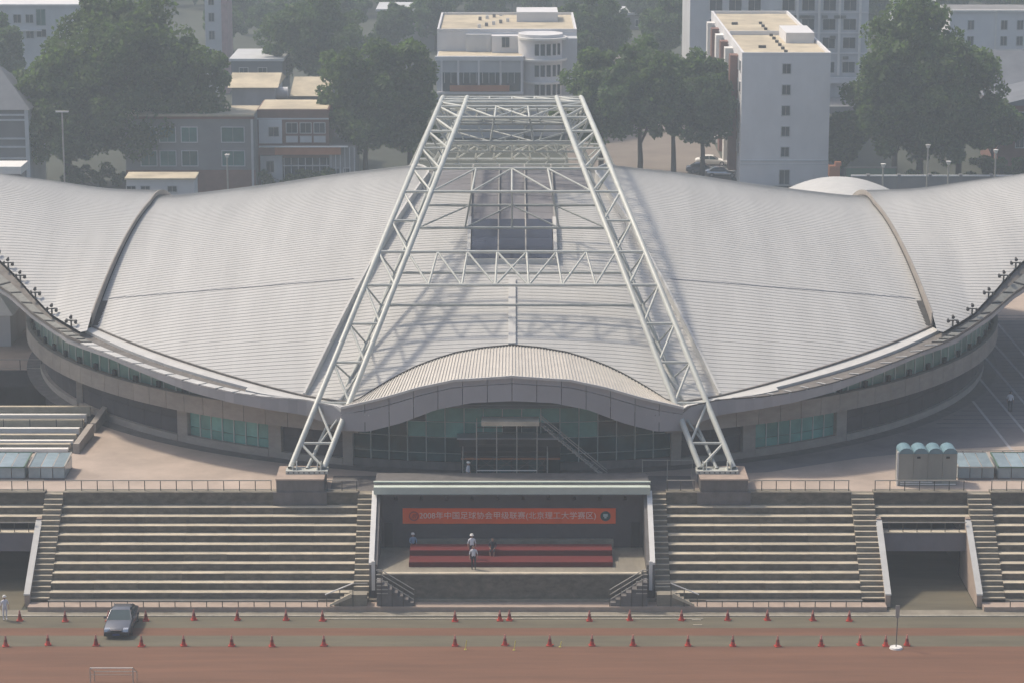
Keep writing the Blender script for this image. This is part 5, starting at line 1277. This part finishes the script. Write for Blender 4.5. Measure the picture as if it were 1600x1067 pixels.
pbox('wall', M_bpale, t, x - 2.6, x + .2, 455, 463, 0, 32); pbox('pink_strip', mat('pink_render', (.40, .27, .27), .8), t, x + .2, x + 1.2, 454.8, 463, 0, 32)
windows(t, M_win, [x - 1.5], [atY(0, r, 455).z for r in (90, 62, 34, 8)], 455, .9, 1.4)
# long low blocks that close the view at the top
for (px0, px1, r, Y0, lab, m) in ((590, 690, 18, 520, 'brownish far block between the trees left of the campus building', M_bgrey), (360, 440, 96, 430, 'low grey shed roof between the left trees', M_roofg), (1395, 1500, 5, 560, 'hazy grey block far behind the big right tree', M_bpale), (600, 700, -6, 590, 'faint pale block at the very top left of centre', M_bpale), (960, 1010, 30, 560, 'faint pale block at the top right of the campus building', M_bgrey)):
    a, c = atY(px0, 50, Y0), atY(px1, 50, Y0); zt = atY(0, r, Y0).z
    t = thing('far_block', lab, 'building', ((a.x + c.x) / 2, Y0, 0)); pbox('wall', m, t, a.x, c.x, Y0, Y0 + 14, 0, max(zt, 3)); pbox('roof_edge', M_bpale, t, a.x - .3, c.x + .3, Y0 - .3, Y0 + 14.3, max(zt, 3), max(zt, 3) + .4)
    windows(t, M_win, [a.x + 2 + 3 * i for i in range(int((c.x - a.x - 3) / 3) + 1)], [max(zt, 3) - 2.4], Y0, 1.3, 1.3)
# white dome behind the right wing
t = thing('white_dome_roof', 'low white shell roof peeping over the right wing', 'dome roof', (36, 300, 0))
c = atY(1322, 290, 296); b = MB(); b.smooth = True; n, m_ = 24, 8; V = []; Rx, Rz = 6.2, 2.2
for i in range(n + 1):
    for k in range(m_ + 1):
        u = -1 + 2 * i / n; v = -1 + 2 * k / m_; V.append((c.x + Rx * u * 1.05, 296 + 9 * v, atY(1322, 285, 296).z - 1.9 * u * u - .8 * v * v))
b.add(V, [(i * (m_ + 1) + k, (i + 1) * (m_ + 1) + k, (i + 1) * (m_ + 1) + k + 1, i * (m_ + 1) + k + 1) for i in range(n) for k in range(m_)]); b.build('shell', M_roof2, t)
z = atY(1322, 285, 296).z; pbox('support_wall', M_bpale, t, c.x - 6, c.x + 6, 289, 303, 0, z - 2.9)

# lamp posts
def lamp(px, r_top, r_bot, Y, label, head='bar'):
    p = atY(px, r_top, Y); t = thing('lamp_post', label, 'lamp post', (p.x, Y, 0), 'lamp posts behind the hall')
    ptube('pole', M_rail, t, (p.x, Y, 0), (p.x, Y, p.z), .10)
    if head == 'bar': pbox('lamp_bar', M_wht, t, p.x - .8, p.x + .8, Y - .1, Y + .1, p.z, p.z + .18)
    else:
        b = MB(); b.tube((p.x, Y, p.z), (p.x, Y, p.z + .45), .16, 10, .34); b.build('lamp_head', M_wht, t)
lamp(97, 176, 285, 330, 'tall lamp post with a flat crossbar before the big left tree')
lamp(1380, 262, 290, 330, 'short lamp post left of the trunk gap under the big right tree', 'c')
lamp(1482, 258, 285, 330, 'short lamp post with pale head under the big right tree, right half', 'c')
lamp(1556, 240, 280, 335, 'lamp post with pale head before the brick house at the right', 'c')
lamp(355, 247, 300, 340, 'thin lamp post before the green window building', 'c')
lamp(1450, 232, 285, 338, 'bare thin pole under the big right tree', 'c')
# cars behind
pc = [((1112, 258), 'pale car parked in the lane left of the white slab', M_wht), ((1098, 270), 'dark car parked in the lane beside the pale one', M_carb), ((1128, 276), 'silver car nearest the slab corner, half hidden by the roof', M_chrome)]
for (px, r), lab, m in pc:
    p = atZ(px, r, 0); t = car((p.x, p.y, -.04), lab, m, False, math.pi / 2 * .96)
p = atZ(1287, 280, 0); t = thing('orange_machine', 'small orange machine parked at the right foot of the white slab', 'machine', (p.x, 352, 0)); b = MB(); b.box(p.x - .7, p.x + .7, 351, 352.4, 2.2, 3.6); b.box(p.x + .1, p.x + .9, 351.2, 352.2, 3.6, 4.1); b.build('body', M_orange, t)
b = MB(); b.box(p.x - .5, p.x + .5, 351.2, 352.2, 0, 2.2); b.build('stand', M_metal, t)
# lane fence near the slab
t = thing('yard_wall', 'low grey yard wall running before the big right tree', 'wall', (55, 345, 0)); pbox('wall', M_bgrey, t, 44, 75, 345, 345.3, 0, 3.2); pbox('coping', M_bpale, t, 44, 75, 344.9, 345.4, 3.2, 3.35)
for x in range(46, 75, 4): pbox('pier', M_bgrey, t, x, x + .4, 344.8, 345.5, 0, 3.5)
t = thing('hoarding', 'dark green hoarding panel right of the white slab', 'hoarding', (46, 350, 0)); pbox('panel', M_hoodg, t, 44.0, 50.5, 350, 350.15, 0, 3.6); pbox('frame', M_metal, t, 43.9, 50.6, 349.9, 349.99, 3.5, 3.7)

# ============================================================ TREES
def leaf_mesh(name, centers, per, size, m, seed):
    rg = np.random.default_rng(seed); C_ = np.array([c[:3] for c in centers]); R_ = np.array([c[3] for c in centers]); n = len(C_) * per
    idx = np.repeat(np.arange(len(C_)), per); d = rg.normal(size=(n, 3)); d /= np.linalg.norm(d, axis=1)[:, None]
    rad = R_[idx] * rg.uniform(.35, 1.08, n) ** .6; pos = C_[idx] + d * rad[:, None] * np.array([1, 1, .85])
    a = rg.normal(size=(n, 3)) + d * .9; a /= np.linalg.norm(a, axis=1)[:, None]            # leaf clumps face roughly outwards
    u = np.cross(a, rg.normal(size=(n, 3))); u /= np.linalg.norm(u, axis=1)[:, None]; v = np.cross(a, u)
    s = size * rg.uniform(.6, 1.35, n)[:, None]; u = u * s; v = v * s * .62
    V = np.empty((n, 4, 3)); V[:, 0] = pos - u; V[:, 1] = pos - v * .9; V[:, 2] = pos + u; V[:, 3] = pos + v * .9
    me = bpy.data.meshes.new(name); me.vertices.add(n * 4); me.loops.add(n * 4); me.polygons.add(n)
    me.vertices.foreach_set('co', V.ravel()); me.loops.foreach_set('vertex_index', np.arange(n * 4)); me.polygons.foreach_set('loop_start', np.arange(n) * 4)
    me.materials.append(m); me.update(calc_edges=True); return me
def tree(label, x, y, h, rx, z_cr, seed, m=None, ry=None, kind='round', dens=1.0, group='trees behind the hall', leaf=.36):
    rg = random.Random(seed); ry = ry or rx; t = thing('tree', label, 'tree', (x, y, 0), group); m = m or M_leaf
    cz = (h + z_cr) / 2; rz = (h - z_cr) / 2; cl = []; N = int(115 * dens)
    # irregular crown: several upright lobes, each filled with clumps
    lobes = []
    nl = 7 if kind == 'round' else 4
    for i in range(nl):
        a = 2 * math.pi * i / nl + rg.uniform(-.4, .4); q = rg.uniform(.35, .62) if i else 0
        lobes.append((q * rx * math.cos(a), q * ry * math.sin(a), cz + rg.uniform(-.28, .28) * rz, rg.uniform(.42, .62), rg.uniform(.5, .78)))
    lobes.append((0, 0, cz + .1 * rz, .6, .9))
    while len(cl) < N:
        lx, ly, lz, fr_, fz = rg.choice(lobes); d = Vector((rg.gauss(0, 1), rg.gauss(0, 1), rg.gauss(0, 1))).normalized() * rg.uniform(.55, 1.0) ** .5
        px, py, pz = lx + d.x * rx * fr_, ly + d.y * ry * fr_, lz + d.z * rz * fz
        if pz < z_cr - .5 or pz > h: continue
        cl.append((px, py, pz, rg.uniform(.10, .19) * (rx + rz) / 2 + .35))
    me = leaf_mesh('crown', cl, 170, leaf, m, seed); link(bpy.data.objects.new('crown', me), t, (x, y, 0))
    b = MB(); r0 = .018 * h + .08; pts = [(0, 0, 0)]; px = py = 0
    for k in range(1, 7): px += rg.uniform(-.15, .15); py += rg.uniform(-.15, .15); pts.append((px, py, (z_cr + rz) * k / 6))
    for k in range(6): b.tube(pts[k], pts[k + 1], r0 * (1 - .12 * k), 8, r0 * (1 - .12 * (k + 1)))
    for k in range(9):
        c = cl[int(rg.random() * len(cl))]; q = pts[rg.choice((2, 3, 4, 5))]; b.tube(q, (c[0] * .8, c[1] * .8, c[2]), r0 * .35, 6, r0 * .1)
    b.v = [(p_[0] + x, p_[1] + y, p_[2]) for p_ in b.v]; b.build('trunk', M_bark, t)
    return t
def T(label, px0, px1, r_top, r_base, seed, z_cr=5, **kw):
    p0 = atZ((px0 + px1) / 2, r_base, 0); y = p0.y; h = atY(0, r_top, y).z; w_ = abs(atY(px1, (r_top + r_base) / 2, y).x - atY(px0, (r_top + r_base) / 2, y).x) / 2
    return tree(label, p0.x, y, h, w_, z_cr, seed, **kw)
T('huge leafy tree, left half of the big mass at upper left', 22, 190, 62, 292, 1, 2.2, dens=1.6)
T('huge leafy tree, tallest of the big mass at upper left', 105, 330, -22, 288, 2, 3.0, dens=2.3)
T('leafy tree at the right side of the big mass at upper left', 225, 360, 62, 290, 3, 2.2, dens=1.5)
T('round dark tree between the brick building and the arch', 502, 640, 66, 284, 4, 2.5, dens=1.3)
T('tree leaning close to the left side of the arch top', 588, 690, 58, 276, 5, 2.5, dens=1.0)
T('hazy tree behind the brick building, left of the round dark tree', 412, 590, -12, 168, 6, 4, m=M_leaf2, dens=1.4)
T('dark tree right of the arch top, leftmost of the trunk row', 878, 1000, 66, 270, 7, 3.6, dens=1.0)
T('tree with visible trunk, second in the row right of the arch', 922, 1078, 62, 272, 8, 4.8, dens=1.1, m=M_leaf2)
T('tree with visible trunk, third in the row right of the arch', 980, 1125, 74, 276, 9, 4.6, dens=1.0)
T('tree with visible trunk nearest the white slab', 1035, 1158, 82, 278, 10, 4.0, dens=1.0, m=M_leaf2)
T('huge round tree on the right, its left half', 1322, 1470, 40, 292, 12, 2.2, dens=1.6)
T('huge tall tree on the right, its highest crown', 1345, 1530, -8, 288, 13, 3.5, dens=2.2)
T('huge round tree on the right, its right half', 1430, 1563, 50, 286, 14, 2.5, dens=1.6)
T('tree at the left edge before the pale office', -40, 48, 28, 190, 15, 4, m=M_leaf2)
T('tall hazy tree right of the campus building', 868, 990, -14, 150, 16, 4, m=M_leaf2, dens=1.1)
T('hazy slim tree behind the trunk row', 1010, 1078, -10, 130, 17, 4, m=M_leaf2)
T('small dark tree in the gap right of the white slab', 1285, 1345, 160, 282, 18, 1.5, dens=.6)
T('dark tree filling the yard under the big right tree', 1500, 1600, 150, 268, 19, 2.5, dens=.8)
# farther trees, copies of two kinds
src = T('faint tree far behind at upper left of centre', 585, 650, 10, 100, 21, 3, m=M_leaf2, dens=.8, group='faint trees far behind')
src2 = T('faint tree far behind the campus building, left', 640, 720, -5, 80, 22, 3, m=M_leaf2, dens=.8, group='faint trees far behind')
FT = [(760, 60), (840, 55), (905, 40), (950, 62), (1000, 45), (1040, 60), (420, 70), (480, 50), (540, 62), (380, 55), (350, 80), (150, 45), (60, 40), (1360, 60), (1420, 40), (1480, 48), (1560, 30), (1600, 55), (700, 40), (620, 45), (1200, 20), (1290, 10), (1110, 20), (240, 20), (0, 60), (800, 25), (870, 15), (500, 20), (560, 25), (1540, 10), (1450, 12)]
for i, (px, r) in enumerate(FT):
    p = atZ(px, r, 0); sc_ = RND.uniform(.75, 1.15)
    where = 'far left' if px < 300 else 'left' if px < 600 else 'middle' if px < 1000 else 'right' if px < 1350 else 'far right'
    copy_tree(src if i % 2 else src2, (p.x, p.y, 0), 'faint hazy tree far behind in the wood along the top edge', rot=RND.uniform(0, 6.28), scale=(sc_, sc_, sc_ * RND.uniform(.85, 1.1)), group='faint trees far behind')
for o in (src, src2): o['label'] = 'faint hazy tree far behind in the wood along the top edge'
rgw = random.Random(77); cl = []
for i in range(420):
    cl.append((rgw.uniform(-135, 135), rgw.uniform(600, 700), rgw.uniform(2, 11), rgw.uniform(2.5, 4.5)))
tag(link(bpy.data.objects.new('far_wood', leaf_mesh('far_wood', cl, 110, 1.1, M_leaf2, 78)), None, (0, 0, 0)), kind='stuff')
# shrubs along the road behind the roof
def shrub(px, r, w_, h_, seed, label):
    p = atZ(px, r, 0); t = thing('shrub', label, 'shrub', (p.x, p.y, 0), 'shrubs behind the hall'); rg = random.Random(seed)
    cl = [(rg.uniform(-w_, w_), rg.uniform(-1.2, 1.2), rg.uniform(.4, h_), rg.uniform(.5, .9)) for _ in range(int(8 + w_ * 5))]
    link(bpy.data.objects.new('foliage', leaf_mesh('foliage', cl, 90, .26, M_leaf, seed)), t, (p.x, p.y, 0))
    b = MB()
    for c in cl[:5]: b.tube((p.x, p.y, 0), (p.x + c[0], p.y + c[1], c[2]), .05, 5, .02)
    b.build('stem', M_bark, t)
shrub(150, 292, 4, 2.6, 31, 'low shrubs left of the white cabin'); shrub(470, 296, 5, 2.2, 32, 'low shrubs before the brick building shopfront')
shrub(1420, 300, 4, 2.4, 33, 'low shrubs behind the right wing before the big tree'); shrub(1560, 285, 5, 3, 34, 'low shrubs before the brick house at the right'); shrub(335, 296, 2.2, 2.4, 35, 'low shrub between the cabin and the brick building')

# ============================================================ HAZE
hz = MB(); hz.box(-905, 905, -65, 1505, -1.2, 64)
hm = bpy.data.materials.new('haze'); hm.use_nodes = True; N = hm.node_tree.nodes; N.remove(N['Principled BSDF'])
pv = N.new('ShaderNodeVolumePrincipled'); pv.inputs['Density'].default_value = .00074; pv.inputs['Color'].default_value = (.64, .74, .82, 1); pv.inputs['Anisotropy'].default_value = .2
hm.node_tree.links.new(pv.outputs[0], N['Material Output'].inputs['Volume'])
tag(hz.build('haze', hm), kind='stuff')
